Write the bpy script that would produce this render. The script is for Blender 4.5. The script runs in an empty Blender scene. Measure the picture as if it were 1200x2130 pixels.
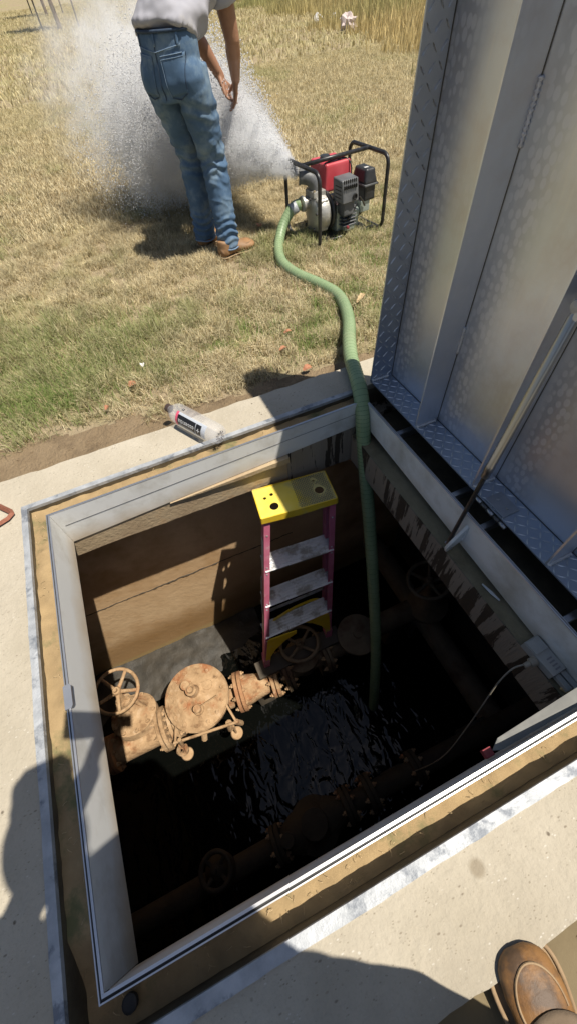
import bpy, bmesh, math, random
import numpy as np
from mathutils import Vector, Matrix, noise
from mathutils.bvhtree import BVHTree
random.seed(7); rng = np.random.default_rng(7)
D = bpy.data; SC = bpy.context.scene; COL = SC.collection
V = Vector

# ------------------------------------------------------------------ camera, sky, sun, exposure
CAM = V((0.544, -1.202, 1.2))
cd = D.cameras.new('camera'); cam = D.objects.new('camera', cd); COL.objects.link(cam)
rx, ry, rz_ = (0.90979138, 0.37054574, -0.18701738), (-0.40952318, 0.72797284, -0.54986026), (-0.0676048, 0.57684607, 0.81405049)
cam.matrix_world = Matrix.Translation(CAM) @ Matrix((rx, ry, rz_)).to_4x4()
cd.sensor_fit = 'VERTICAL'; cd.angle = 2*math.atan(1065/839.5)
cd.clip_start = 0.02; cd.clip_end = 2000
SC.camera = cam
SUN = V((0.458, -0.444, 1.45)).normalized()
sun_el = math.asin(SUN.z); sun_az = math.atan2(SUN.x, SUN.y)
w = D.worlds.new('World'); SC.world = w; w.use_nodes = True
nt = w.node_tree; sky = nt.nodes.new('ShaderNodeTexSky'); sky.sky_type = 'NISHITA'; sky.sun_disc = False
sky.sun_elevation = sun_el; sky.sun_rotation = sun_az; sky.dust_density = 1.5
bg = nt.nodes['Background']; bg.inputs[1].default_value = 0.064
nt.links.new(sky.outputs[0], bg.inputs[0])
sl = D.lights.new('sun', 'SUN'); sl.energy = 5.0; sl.angle = math.radians(0.53); sl.color = (1, 0.93, 0.82)
so = D.objects.new('sun', sl); COL.objects.link(so); so.rotation_euler = SUN.to_track_quat('Z', 'Y').to_euler(); so.location = SUN*20
SC.view_settings.view_transform = 'Standard'; SC.view_settings.look = 'None'
SC.view_settings.exposure = 0.14; SC.view_settings.gamma = 1
SC.render.engine = 'CYCLES'

# ------------------------------------------------------------------ materials
MATS = {}
def pmat(name, c1, c2=None, scale=8, rough=0.7, metal=0, bump=0.0, bscale=40, detail=6, stretch=(1,1,1), c3=None, s3=2, t3=(0.5,0.65),
         rough2=None, spec=None, trans=0, sheen=0, world=False, alpha=None, bdist=0.01):
    """procedural principled material: two-tone noise, optional third tone patches, bump"""
    m = D.materials.new(name); m.use_nodes = True; n = m.node_tree.nodes; l = m.node_tree.links
    p = n['Principled BSDF']; p.inputs['Metallic'].default_value = metal; p.inputs['Roughness'].default_value = rough
    if spec is not None: p.inputs['Specular IOR Level'].default_value = spec
    if trans: p.inputs['Transmission Weight'].default_value = trans
    if alpha is not None: p.inputs['Alpha'].default_value = alpha
    tc = n.new('ShaderNodeTexCoord'); mp = n.new('ShaderNodeMapping'); mp.inputs['Scale'].default_value = stretch
    if world:
        g = n.new('ShaderNodeNewGeometry'); l.new(g.outputs['Position'], mp.inputs[0])
    else: l.new(tc.outputs['Object'], mp.inputs[0])
    nz = n.new('ShaderNodeTexNoise'); nz.inputs['Scale'].default_value = scale; nz.inputs['Detail'].default_value = detail; nz.inputs['Roughness'].default_value = 0.6
    l.new(mp.outputs[0], nz.inputs['Vector'])
    r = n.new('ShaderNodeValToRGB'); r.color_ramp.elements[0].position = 0.35; r.color_ramp.elements[1].position = 0.65
    r.color_ramp.elements[0].color = (*c1, 1); r.color_ramp.elements[1].color = (*(c2 or c1), 1)
    l.new(nz.outputs[0], r.inputs[0]); out = r.outputs[0]
    if c3:
        n3 = n.new('ShaderNodeTexNoise'); n3.inputs['Scale'].default_value = s3; n3.inputs['Detail'].default_value = 8; n3.inputs['Roughness'].default_value = 0.65
        l.new(mp.outputs[0], n3.inputs['Vector'])
        mr = n.new('ShaderNodeMapRange'); mr.inputs[1].default_value = t3[0]; mr.inputs[2].default_value = t3[1]; l.new(n3.outputs[0], mr.inputs[0])
        mx = n.new('ShaderNodeMix'); mx.data_type = 'RGBA'; l.new(mr.outputs[0], mx.inputs[0]); l.new(out, mx.inputs[6]); mx.inputs[7].default_value = (*c3, 1)
        out = mx.outputs[2]
    l.new(out, p.inputs['Base Color'])
    if rough2 is not None:
        mr = n.new('ShaderNodeMapRange'); mr.inputs[1].default_value = .3; mr.inputs[2].default_value = .7
        mr.inputs[3].default_value = rough; mr.inputs[4].default_value = rough2; l.new(nz.outputs[0], mr.inputs[0]); l.new(mr.outputs[0], p.inputs['Roughness'])
    if bump:
        nb = n.new('ShaderNodeTexNoise'); nb.inputs['Scale'].default_value = bscale; nb.inputs['Detail'].default_value = 6; nb.inputs['Roughness'].default_value = .65
        l.new(mp.outputs[0], nb.inputs['Vector'])
        b = n.new('ShaderNodeBump'); b.inputs['Strength'].default_value = bump; b.inputs['Distance'].default_value = bdist
        l.new(nb.outputs[0], b.inputs['Height']); l.new(b.outputs[0], p.inputs['Normal'])
    m['_out'] = 0
    MATS[name] = m; return m
def mixin(m, fac_socket, color):
    """mix a colour over a material's current base colour by a factor socket"""
    n = m.node_tree.nodes; l = m.node_tree.links; p = n['Principled BSDF']
    old = p.inputs['Base Color'].links[0].from_socket
    mx = n.new('ShaderNodeMix'); mx.data_type = 'RGBA'; l.new(fac_socket, mx.inputs[0]); l.new(old, mx.inputs[6]); mx.inputs[7].default_value = (*color, 1)
    l.new(mx.outputs[2], p.inputs['Base Color'])
def node(m, t, **kw):
    x = m.node_tree.nodes.new(t)
    for k, v in kw.items():
        if k.startswith('i_'): x.inputs[k[2:]].default_value = v
        else: setattr(x, k, v)
    return x
def rng_node(m, src, a, b, c=0, d=1):
    r = m.node_tree.nodes.new('ShaderNodeMapRange'); m.node_tree.links.new(src, r.inputs[0])
    for i, v in enumerate((a, b, c, d)): r.inputs[i+1].default_value = v
    return r.outputs[0]
def math_node(m, op, a, b=None):
    x = m.node_tree.nodes.new('ShaderNodeMath'); x.operation = op
    for i, v in enumerate((a, b)):
        if v is None: continue
        if hasattr(v, 'links'): m.node_tree.links.new(v, x.inputs[i])
        else: x.inputs[i].default_value = v
    return x.outputs[0]

concrete = pmat('concrete', (.44,.39,.30), (.55,.495,.395), 3, .9, bump=.8, bscale=45, c3=(.38,.335,.26), s3=1.6, t3=(.52,.75), world=True, bdist=.006)
# pits and specks in the concrete
geo = node(concrete, 'ShaderNodeNewGeometry'); vo = node(concrete, 'ShaderNodeTexVoronoi', i_Scale=26.0); concrete.node_tree.links.new(geo.outputs['Position'], vo.inputs['Vector'])
nzc = node(concrete, 'ShaderNodeTexNoise', i_Scale=9.0); concrete.node_tree.links.new(geo.outputs['Position'], nzc.inputs['Vector'])
pit = math_node(concrete, 'MULTIPLY', rng_node(concrete, vo.outputs['Distance'], .13, .07), rng_node(concrete, nzc.outputs[0], .55, .6))
mixin(concrete, pit, (.17,.14,.10))
mpc = node(concrete, 'ShaderNodeMapping'); mpc.inputs['Scale'].default_value = (1,2.1,1); mpc.inputs['Rotation'].default_value = (0,0,1.1); concrete.node_tree.links.new(geo.outputs['Position'], mpc.inputs[0])
for sc_, th_, a_, col_ in ((38,.20,.52,(.22,.18,.13)), (75,.24,.50,(.27,.23,.17)), (60,.22,.53,(.66,.62,.54))):
    vo2 = node(concrete, 'ShaderNodeTexVoronoi', i_Scale=float(sc_)); concrete.node_tree.links.new(mpc.outputs[0], vo2.inputs['Vector'])
    nz2 = node(concrete, 'ShaderNodeTexNoise', i_Scale=sc_*.33, i_Detail=4.0); concrete.node_tree.links.new(geo.outputs['Position'], nz2.inputs['Vector'])
    mixin(concrete, math_node(concrete, 'MULTIPLY', rng_node(concrete, vo2.outputs['Distance'], th_, th_*.5), rng_node(concrete, nz2.outputs[0], a_, a_+.08, 0, .8)), col_)
nz5 = node(concrete, 'ShaderNodeTexNoise', i_Scale=140.0, i_Detail=3.0); concrete.node_tree.links.new(geo.outputs['Position'], nz5.inputs['Vector'])
mixin(concrete, rng_node(concrete, nz5.outputs[0], .52, .70, 0, .2), (.30,.26,.20))
stain_c = node(concrete, 'ShaderNodeVectorMath', operation='DISTANCE'); concrete.node_tree.links.new(geo.outputs['Position'], stain_c.inputs[0]); stain_c.inputs[1].default_value = (.796, -1.453, 0)
mixin(concrete, rng_node(concrete, stain_c.outputs['Value'], .021, .012, 0, .55), (.2,.15,.09))

slab_m = pmat('slab_concrete', (.42,.31,.19), (.52,.41,.26), 5, .85, bump=.5, bscale=50, c3=(.42,.22,.08), s3=2.5, t3=(.56,.7), world=True)
wetface = pmat('stained_concrete', (.27,.225,.17), (.34,.285,.215), 5, .8, bump=.5, bscale=50, world=True, c3=(.055,.04,.025), s3=20, t3=(.53,.555), stretch=(1,1,.10))
ledgetop = pmat('ledge_concrete', (.20,.17,.10), (.30,.25,.15), 7, .8, bump=.6, bscale=50, world=True, c3=(.14,.11,.06), s3=4, t3=(.5,.7))
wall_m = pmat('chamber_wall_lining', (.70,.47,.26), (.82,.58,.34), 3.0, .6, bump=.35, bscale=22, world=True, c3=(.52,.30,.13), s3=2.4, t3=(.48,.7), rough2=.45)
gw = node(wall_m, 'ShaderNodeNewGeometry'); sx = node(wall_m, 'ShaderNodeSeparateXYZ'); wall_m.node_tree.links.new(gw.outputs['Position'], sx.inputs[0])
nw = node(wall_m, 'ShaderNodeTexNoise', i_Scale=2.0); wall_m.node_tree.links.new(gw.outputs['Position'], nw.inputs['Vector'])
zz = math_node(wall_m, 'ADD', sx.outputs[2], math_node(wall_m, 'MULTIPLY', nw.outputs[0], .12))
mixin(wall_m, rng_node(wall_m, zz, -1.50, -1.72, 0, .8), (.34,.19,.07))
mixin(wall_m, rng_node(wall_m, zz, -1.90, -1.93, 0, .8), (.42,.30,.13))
darkconc = pmat('dark_concrete', (.06,.05,.04), (.10,.08,.055), 4, .7, bump=.4, bscale=30, world=True)  # plain dark tone for slab edges, walls, floor and stands
silt_m = pmat('wet_silt', (.035,.032,.026), (.065,.057,.045), 9, .6, bump=.6, bscale=40, world=True)
dirt = pmat('gutter_dirt', (.42,.30,.155), (.32,.225,.115), 12, .95, bump=.6, bscale=90, c3=(.17,.165,.075), s3=7, t3=(.54,.66), world=True, bdist=.004)
dirt2 = pmat('bare_dirt', (.34,.25,.15), (.26,.185,.105), 6, .95, bump=1, bscale=70, c3=(.12,.085,.05), s3=3, t3=(.5,.7), world=True, bdist=.02)
mud = pmat('drying_mud', (.16,.12,.06), (.225,.175,.095), 3.5, .8, bump=.35, bscale=14, c3=(.10,.07,.035), s3=2, t3=(.5,.75), world=True)
ground_m = pmat('lawn_soil', (.42,.335,.215), (.32,.25,.15), 7, 1, bump=.7, bscale=60, c3=(.34,.31,.14), s3=.9, t3=(.45,.65), world=True, bdist=.03)
galv = pmat('galvanised_steel', (.36,.38,.40), (.54,.56,.58), 16, .55, .25, bump=.35, bscale=60, c3=(.22,.24,.27), s3=11, t3=(.53,.60), world=True)
dgalv = pmat('dirty_steel', (.09,.075,.05), (.16,.13,.08), 14, .7, .2, bump=.4, bscale=60, world=True)
skirt_m = pmat('aluminium_skirt', (.84,.84,.82), (.88,.88,.85), 3, .5, .05, world=True, bump=.05, bscale=20, c3=(.55,.52,.45), s3=4, t3=(.5,.75))
gs = node(skirt_m, 'ShaderNodeNewGeometry'); sz = node(skirt_m, 'ShaderNodeSeparateXYZ'); skirt_m.node_tree.links.new(gs.outputs['Position'], sz.inputs[0])
ns = node(skirt_m, 'ShaderNodeTexNoise', i_Scale=5.0, i_Detail=6.0); skirt_m.node_tree.links.new(gs.outputs['Position'], ns.inputs['Vector'])
zs = math_node(skirt_m, 'ADD', sz.outputs[2], math_node(skirt_m, 'MULTIPLY', ns.outputs[0], .16))
mixin(skirt_m, rng_node(skirt_m, zs, -.02, -.10, 0, .55), (.52,.36,.16))
alu = pmat('bright_aluminium', (.72,.73,.74), (.82,.82,.82), 20, .35, .85, world=True)
rubber = pmat('black_rubber', (.015,.015,.015), (.03,.03,.03), 30, .6)
lid_m = pmat('mill_aluminium_sheet', (.70,.755,.85), (.78,.83,.91), 1.6, .42, .72, world=True, bump=.05, bscale=7, c3=(.66,.66,.70), s3=2.6, t3=(.48,.66))
# faint round spots on the sheet, mostly in bands beside the ribs
gl = node(lid_m, 'ShaderNodeNewGeometry'); mpl = node(lid_m, 'ShaderNodeMapping'); mpl.inputs['Scale'].default_value = (1,1,.72); lid_m.node_tree.links.new(gl.outputs['Position'], mpl.inputs[0])
vl = node(lid_m, 'ShaderNodeTexVoronoi', i_Scale=46.0, i_Randomness=.62); lid_m.node_tree.links.new(mpl.outputs[0], vl.inputs['Vector'])
nl = node(lid_m, 'ShaderNodeTexNoise', i_Scale=3.0, i_Detail=3.0); lid_m.node_tree.links.new(gl.outputs['Position'], nl.inputs['Vector'])
sl_ = node(lid_m, 'ShaderNodeSeparateXYZ'); lid_m.node_tree.links.new(gl.outputs['Position'], sl_.inputs[0])
wz_ = node(lid_m, 'ShaderNodeTexNoise', i_Scale=5.0, i_Detail=3.0); lid_m.node_tree.links.new(gl.outputs['Position'], wz_.inputs['Vector'])
yy_ = math_node(lid_m, 'ADD', sl_.outputs[1], math_node(lid_m, 'MULTIPLY', wz_.outputs[0], .07))
per_ = math_node(lid_m, 'FRACT', math_node(lid_m, 'DIVIDE', math_node(lid_m, 'SUBTRACT', .09+.035, yy_), .3475))
band_ = math_node(lid_m, 'MULTIPLY', rng_node(lid_m, per_, .02, .10), rng_node(lid_m, per_, .48, .28))
patchy = rng_node(lid_m, nl.outputs[0], .50, .66)
spot = math_node(lid_m, 'MULTIPLY', rng_node(lid_m, vl.outputs['Distance'], .47, .36), math_node(lid_m, 'MAXIMUM', band_, math_node(lid_m, 'MULTIPLY', patchy, .5)))
mixin(lid_m, math_node(lid_m, 'MULTIPLY', band_, .30), (.34,.37,.43))  # each rib's dark reflection painted into the sheet as a band
scr = node(lid_m, 'ShaderNodeTexNoise', i_Scale=30.0, i_Detail=8.0); mps = node(lid_m, 'ShaderNodeMapping'); mps.inputs['Scale'].default_value = (1,2.2,.25); lid_m.node_tree.links.new(gl.outputs['Position'], mps.inputs[0]); lid_m.node_tree.links.new(mps.outputs[0], scr.inputs['Vector'])
mixin(lid_m, rng_node(lid_m, scr.outputs[0], .56, .72, 0, .35), (.80,.82,.86)); 
lid_m.node_tree.links.new(rng_node(lid_m, spot, 0, 1, .38, .50), lid_m.node_tree.nodes['Principled BSDF'].inputs['Roughness'])
mixin(lid_m, math_node(lid_m, 'MULTIPLY', spot, .5), (.86,.89,.96))
plate_m = pmat('tread_plate', (.42,.47,.56), (.52,.57,.65), 5, .42, .8, world=True, bump=.08, bscale=30)
tread_m = pmat('tread_ridge', (.60,.62,.65), (.70,.72,.74), 5, .3, .85, world=True)
weld_m = pmat('weld_metal', (.75,.76,.78), (.88,.88,.88), 60, .3, .9, bump=.6, bscale=140)
steel = pmat('brushed_steel', (.38,.39,.41), (.48,.49,.51), 10, .28, .9, stretch=(1,1,.1))
darksteel = pmat('dark_steel', (.10,.10,.10), (.16,.155,.15), 20, .35, .8)
yellow = pmat('yellow_plastic', (.80,.52,.02), (.86,.60,.05), 6, .45, bump=.1, bscale=60, c3=(.70,.60,.25), s3=9, t3=(.52,.7))
fibre = pmat('magenta_fibreglass', (.52,.13,.21), (.60,.19,.28), 14, .5, c3=(.55,.40,.40), s3=12, t3=(.6,.72))
stepal = pmat('step_aluminium', (.58,.60,.62), (.72,.73,.74), 18, .45, .5, bump=.3, bscale=70, c3=(.35,.33,.30), s3=12, t3=(.5,.6))
paper = pmat('label_white', (.62,.62,.6), (.68,.68,.66), 10, .7)
hose_m = pmat('green_hose', (.25,.355,.185), (.31,.41,.225), 10, .42, bump=.1, bscale=30, c3=(.30,.36,.20), s3=5, t3=(.55,.75))
hoserib = pmat('hose_rib', (.08,.145,.06), (.12,.20,.09), 10, .5)
black_pl = pmat('black_plastic', (.025,.026,.028), (.05,.052,.055), 15, .38, bump=.1, bscale=60)
grey_pl = pmat('dusty_grey_metal', (.10,.105,.11), (.16,.165,.17), 12, .5, bump=.15, bscale=50)
redpaint = pmat('red_paint', (.52,.06,.075), (.62,.10,.12), 7, .42)
castal = pmat('cast_aluminium', (.45,.44,.41), (.58,.57,.53), 15, .45, .5, bump=.25, bscale=70)
greenal = pmat('weathered_alloy', (.36,.42,.38), (.46,.52,.48), 15, .5, .4)
brass = pmat('brass_fitting', (.50,.40,.26), (.62,.52,.36), 15, .4, .6)
framem = pmat('black_tube_frame', (.018,.018,.02), (.05,.05,.052), 30, .35, .2)
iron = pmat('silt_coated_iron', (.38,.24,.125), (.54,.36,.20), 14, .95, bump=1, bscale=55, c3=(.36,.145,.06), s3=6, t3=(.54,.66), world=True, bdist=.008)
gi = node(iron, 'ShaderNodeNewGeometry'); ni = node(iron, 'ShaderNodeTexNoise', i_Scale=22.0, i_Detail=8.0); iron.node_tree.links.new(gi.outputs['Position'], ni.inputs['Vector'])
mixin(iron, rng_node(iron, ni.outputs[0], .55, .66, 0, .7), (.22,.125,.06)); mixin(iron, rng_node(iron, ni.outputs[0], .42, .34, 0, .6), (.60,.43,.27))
iron_shade = pmat('shaded_silty_iron', (.16,.118,.072), (.22,.165,.105), 9, .8, bump=.8, bscale=60, c3=(.10,.05,.025), s3=3.5, t3=(.55,.68), world=True, bdist=.006)  # darker copy of the silty iron, pit shade put into its colour
rustiron = pmat('rusty_iron', (.36,.16,.075), (.48,.28,.14), 12, .9, bump=.7, bscale=70, world=True)
rust = pmat('rust_red_steel', (.25,.09,.05), (.33,.13,.08), 20, .7, .2, bump=.4, bscale=80)
denim = pmat('faded_denim', (.065,.125,.215), (.10,.175,.285), 7, .9, bump=.5, bscale=420, c3=(.23,.31,.37), s3=7, t3=(.5,.74), world=True, bdist=.002)
denim_seam = pmat('denim_seam', (.14,.22,.33), (.22,.30,.40), 120, .9)
denim_dk = pmat('denim_dark', (.03,.05,.09), (.05,.08,.13), 60, .9)
shirt_m = pmat('grey_cotton', (.38,.38,.42), (.44,.44,.48), 5, .95, bump=.2, bscale=260, world=True, c3=(.60,.56,.48), s3=5, t3=(.55,.8), bdist=.002)
skin = pmat('tanned_skin', (.30,.15,.085), (.38,.20,.12), 9, .5, bump=.1, bscale=80)
skin2 = pmat('skin', (.42,.24,.16), (.48,.28,.19), 9, .5, bump=.1, bscale=80)
hairm = pmat('dark_hair', (.02,.014,.01), (.035,.025,.018), 60, .6)
leather = pmat('tan_leather', (.27,.14,.06), (.38,.21,.095), 12, .6, bump=.3, bscale=80, world=True, c3=(.30,.19,.11), s3=10, t3=(.5,.65), bdist=.004)
leather2 = pmat('worn_brown_leather', (.22,.105,.032), (.31,.16,.055), 14, .55, bump=.5, bscale=70, world=True, c3=(.11,.065,.035), s3=16, t3=(.47,.62), bdist=.003)
suede = pmat('muddy_suede', (.18,.13,.085), (.23,.17,.115), 14, .9, bump=.5, bscale=90, world=True, c3=(.33,.27,.19), s3=14, t3=(.56,.66), bdist=.003)
solem = pmat('boot_sole', (.30,.20,.11), (.40,.28,.16), 20, .8, bump=.3, bscale=60)
trous = pmat('navy_work_cloth', (.03,.035,.05), (.045,.05,.07), 20, .95)
bark = pmat('young_bark', (.13,.095,.065), (.20,.15,.11), 20, .95, bump=.6, bscale=40)
leaf_g = pmat('tree_leaf', (.05,.09,.03), (.09,.14,.045), 3, .6, world=True)
stakem = pmat('weathered_stake', (.13,.10,.08), (.20,.16,.12), 15, .9)
leaf_r = pmat('dry_red_leaf', (.42,.17,.09), (.50,.26,.15), 60, .8)
leaf_t = pmat('dry_tan_leaf', (.52,.37,.20), (.60,.45,.26), 60, .8)
white_m = pmat('white_litter', (.75,.74,.74), (.8,.79,.78), 10, .6)
pink_m = pmat('pinkish_litter', (.62,.50,.47), (.7,.6,.57), 10, .7)
boxm = pmat('grey_enclosure', (.38,.38,.35), (.46,.46,.43), 8, .5, c3=(.35,.33,.28), s3=12, t3=(.55,.7))
cablem = pmat('pale_cable', (.30,.27,.21), (.38,.34,.27), 30, .6)
sunpatch_m = pmat('sun_patch_tan', (.75,.50,.22), (.82,.56,.28), 30, .8)
redpl = pmat('dull_red_plastic', (.28,.04,.05), (.32,.05,.06), 20, .5)
labelblack = pmat('label_black', (.012,.012,.014), (.02,.02,.022), 30, .4)
labelpink = pmat('label_pink', (.75,.10,.18), (.8,.14,.22), 30, .4)
labelclear = pmat('label_pale_blue', (.62,.68,.78), (.66,.72,.8), 6, .4, alpha=.75)
textw = pmat('print_white', (.85,.85,.85), None, 30, .5)
textg = pmat('print_grey', (.25,.24,.25), None, 30, .5)
petm = pmat('clear_plastic', (.86,.86,.88), None, 5, .10, alpha=.24); petm.node_tree.nodes['Principled BSDF'].inputs['IOR'].default_value = 1.18
capm = pmat('brown_cap', (.06,.04,.035), (.09,.06,.05), 30, .5)
water_m = D.materials.new('dark_water'); water_m.use_nodes = True
_n = water_m.node_tree.nodes; _l = water_m.node_tree.links; _p = _n['Principled BSDF']; _p.inputs['Base Color'].default_value = (.003,.0035,.003,1); _p.inputs['Roughness'].default_value = .03
_tc = _n.new('ShaderNodeNewGeometry'); _mp = _n.new('ShaderNodeMapping'); _mp.inputs['Scale'].default_value = (1,.55,1); _mp.inputs['Rotation'].default_value = (0,0,.5)
_l.new(_tc.outputs['Position'], _mp.inputs[0]); _nz = _n.new('ShaderNodeTexNoise'); _nz.inputs['Scale'].default_value = 12; _nz.inputs['Detail'].default_value = 2.0; _nz.inputs['Distortion'].default_value = .5
_b = _n.new('ShaderNodeBump'); _b.inputs['Strength'].default_value = .28; _b.inputs['Distance'].default_value = .05
_l.new(_mp.outputs[0], _nz.inputs['Vector']); _l.new(_nz.outputs[0], _b.inputs['Height']); _l.new(_b.outputs[0], _p.inputs['Normal'])
_p.inputs['IOR'].default_value = 1.38

def vcol_mat(name, rough=.8, transl=.35):
    m = D.materials.new(name); m.use_nodes = True; n = m.node_tree.nodes; l = m.node_tree.links
    p = n['Principled BSDF']; p.inputs['Roughness'].default_value = rough; p.inputs['Specular IOR Level'].default_value = .2
    a = n.new('ShaderNodeAttribute'); a.attribute_name = 'tint'; l.new(a.outputs['Color'], p.inputs['Base Color'])
    t = n.new('ShaderNodeBsdfTranslucent'); l.new(a.outputs['Color'], t.inputs[0]); mx = n.new('ShaderNodeMixShader'); mx.inputs[0].default_value = transl
    l.new(p.outputs[0], mx.inputs[1]); l.new(t.outputs[0], mx.inputs[2]); l.new(mx.outputs[0], n['Material Output'].inputs[0])
    return m
grass_m = vcol_mat('grass_blade')

# ------------------------------------------------------------------ mesh helpers
def obj(name, me, mat=None, parent=None, smooth=False):
    if isinstance(me, bmesh.types.BMesh):
        bmesh.ops.recalc_face_normals(me, faces=me.faces)
        m = D.meshes.new(name); me.to_mesh(m); me.free(); me = m
    if mat is not None and not me.materials: me.materials.append(mat)
    if smooth: me.shade_smooth()
    o = D.objects.new(name, me); COL.objects.link(o)
    if parent is not None: o.parent = parent
    return o
def thing(name, label, cat, loc=(0,0,0), rot=(0,0,0), group=None):
    o = D.objects.new(name, None); COL.objects.link(o); o.location = loc; o.rotation_euler = rot; o.empty_display_size = .1
    return tag(o, label, cat, group)
def tag(o, label, cat, group=None, kind=None):
    o['label'] = label; o['category'] = cat
    if group: o['group'] = group
    if kind: o['kind'] = kind
    return o
def struct(o): o['kind'] = 'structure'; return o
def stuff(o): o['kind'] = 'stuff'; return o
def box(bm, lo, hi, M=None):
    lo = V(lo); hi = V(hi)
    vs = [bm.verts.new((M @ V(p)) if M else p) for p in
          [(lo.x,lo.y,lo.z),(hi.x,lo.y,lo.z),(hi.x,hi.y,lo.z),(lo.x,hi.y,lo.z),(lo.x,lo.y,hi.z),(hi.x,lo.y,hi.z),(hi.x,hi.y,hi.z),(lo.x,hi.y,hi.z)]]
    for f in ((0,3,2,1),(4,5,6,7),(0,1,5,4),(1,2,6,5),(2,3,7,6),(3,0,4,7)): bm.faces.new([vs[i] for i in f])
    return vs
def bev(bm, w=.003, seg=2):
    bmesh.ops.bevel(bm, geom=list(bm.edges), offset=w, segments=seg, profile=.7, affect='EDGES', clamp_overlap=True)
def bbox(lo, hi, w=.003, seg=2, M=None):
    bm = bmesh.new(); box(bm, lo, hi, M); bev(bm, w, seg); return bm
def frame_of(d):
    d = d.normalized(); a = V((0,0,1)) if abs(d.z) < .9 else V((1,0,0))
    u = d.cross(a).normalized(); return u, d.cross(u).normalized()
def tube(bm, pts, r, n=10, cap=True, closed=False):
    pts = [V(p) for p in pts]; k = len(pts); rs = r if hasattr(r, '__len__') else [r]*k
    u, v = frame_of(pts[1]-pts[0]); rings = []
    for i, p in enumerate(pts):
        if closed: t = (pts[(i+1) % k]-pts[i-1]).normalized()
        else: t = ((pts[min(i+1,k-1)]-pts[max(i-1,0)])).normalized()
        u = (u - t*u.dot(t)).normalized(); v = t.cross(u)
        rings.append([bm.verts.new(p + (u*math.cos(a)+v*math.sin(a))*rs[i]) for a in [2*math.pi*j/n for j in range(n)]])
    for i in range(k if closed else k-1):
        A, B = rings[i], rings[(i+1) % k]
        for j in range(n): bm.faces.new((A[j], A[(j+1) % n], B[(j+1) % n], B[j]))
    if cap and not closed: bm.faces.new(rings[0][::-1]); bm.faces.new(rings[-1])
def spline(pts, per=8, closed=False):
    pts = [V(p) for p in pts]; out = []; n = len(pts)
    for i in range(n if closed else n-1):
        g = lambda j: pts[j % n] if closed else pts[max(0, min(n-1, j))]
        p0, p1, p2, p3 = g(i-1), g(i), g(i+1), g(i+2)
        for s in range(per):
            t = s/per; out.append(.5*((2*p1)+(p2-p0)*t+(2*p0-5*p1+4*p2-p3)*t*t+(3*p1-p0-3*p2+p3)*t**3))
    if not closed: out.append(pts[-1])
    return out
def lathe(bm, prof, o=(0,0,0), axis=(0,0,1), n=24):
    """prof: list of (distance along axis, radius)"""
    o = V(o); d = V(axis).normalized(); u, v = frame_of(d); rings = []
    for h, r in prof:
        rings.append([bm.verts.new(o+d*h+(u*math.cos(a)+v*math.sin(a))*max(r, 1e-4)) for a in [2*math.pi*j/n for j in range(n)]])
    for A, B in zip(rings, rings[1:]):
        for j in range(n): bm.faces.new((A[j], A[(j+1) % n], B[(j+1) % n], B[j]))
    bm.faces.new(rings[0][::-1]); bm.faces.new(rings[-1])
def prism(bm, poly, z0, z1, M=None):
    f = lambda p: (M @ V(p)) if M else V(p)
    a = [bm.verts.new(f((x,y,z0))) for x, y in poly]; b = [bm.verts.new(f((x,y,z1))) for x, y in poly]
    bm.faces.new(a[::-1]); bm.faces.new(b)
    for i in range(len(poly)): j = (i+1) % len(poly); bm.faces.new((a[i], a[j], b[j], b[i]))
def simple(fn, *a, **k):
    bm = bmesh.new(); fn(bm, *a, **k); return bm
def smooth_by_angle(o, ang=35):
    me = o.data; me.shade_smooth()
    try: me.set_sharp_from_angle(angle=math.radians(ang))
    except Exception: pass
    return o
def grid_sheet(x0, x1, y0, y1, step, zf, keep=None):
    nx = max(2, int((x1-x0)/step)+1); ny = max(2, int((y1-y0)/step)+1)
    bm = bmesh.new(); g = {}
    for i in range(nx):
        for j in range(ny):
            x = x0+(x1-x0)*i/(nx-1); y = y0+(y1-y0)*j/(ny-1); g[i,j] = bm.verts.new((x, y, zf(x, y)))
    for i in range(nx-1):
        for j in range(ny-1): bm.faces.new((g[i,j], g[i+1,j], g[i+1,j+1], g[i,j+1]))
    return bm
nz1 = lambda x, y, s, o=0: noise.noise(V((x*s+o, y*s-o, o*.37)))

# ------------------------------------------------------------------ THE SETTING
G = -0.06     # lawn level; the concrete apron top is z = 0
# ground: one sheet with a hole for the chamber (four big quads around it)
def ring_sheet(name, X0, X1, Y0, Y1, x0, x1, y0, y1, z, mat):
    bm = bmesh.new()
    for a, b, c, d in ((X0,X1,y1,Y1),(X0,X1,Y0,y0),(X0,x0,y0,y1),(x1,X1,y0,y1)):
        vs = [bm.verts.new(p) for p in ((a,c,z),(b,c,z),(b,d,z),(a,d,z))]; bm.faces.new(vs)
    return struct(obj(name, bm, mat))
ring_sheet('ground', -600, 600, -600, 900, -.5, 1.85, -1.5, .2, G, ground_m)
# bare dirt band beyond the apron
def dirtz(x, y): return G+.006+.010*abs(nz1(x,y,9,3))+.006*nz1(x,y,30,1)
bm = grid_sheet(-.8, 2.2, .2, .72, .02, dirtz)
dels = [v for v in bm.verts if v.co.y > .455+.055*nz1(v.co.x,0,3,7)+.03*nz1(v.co.x,0,11,2) - .045*(v.co.x-.6)+ (.07 if v.co.x < .45 else 0)]
bmesh.ops.delete(bm, geom=dels, context='VERTS'); struct(obj('dirt_path', bm, dirt2, smooth=True))
bm = grid_sheet(-.9, 2.2, -2.5, -1.55, .025, lambda x, y: G+.018+.006*nz1(x,y,4,9)+.003*nz1(x,y,16,4)); struct(obj('mud_path', bm, mud, smooth=True))

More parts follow.
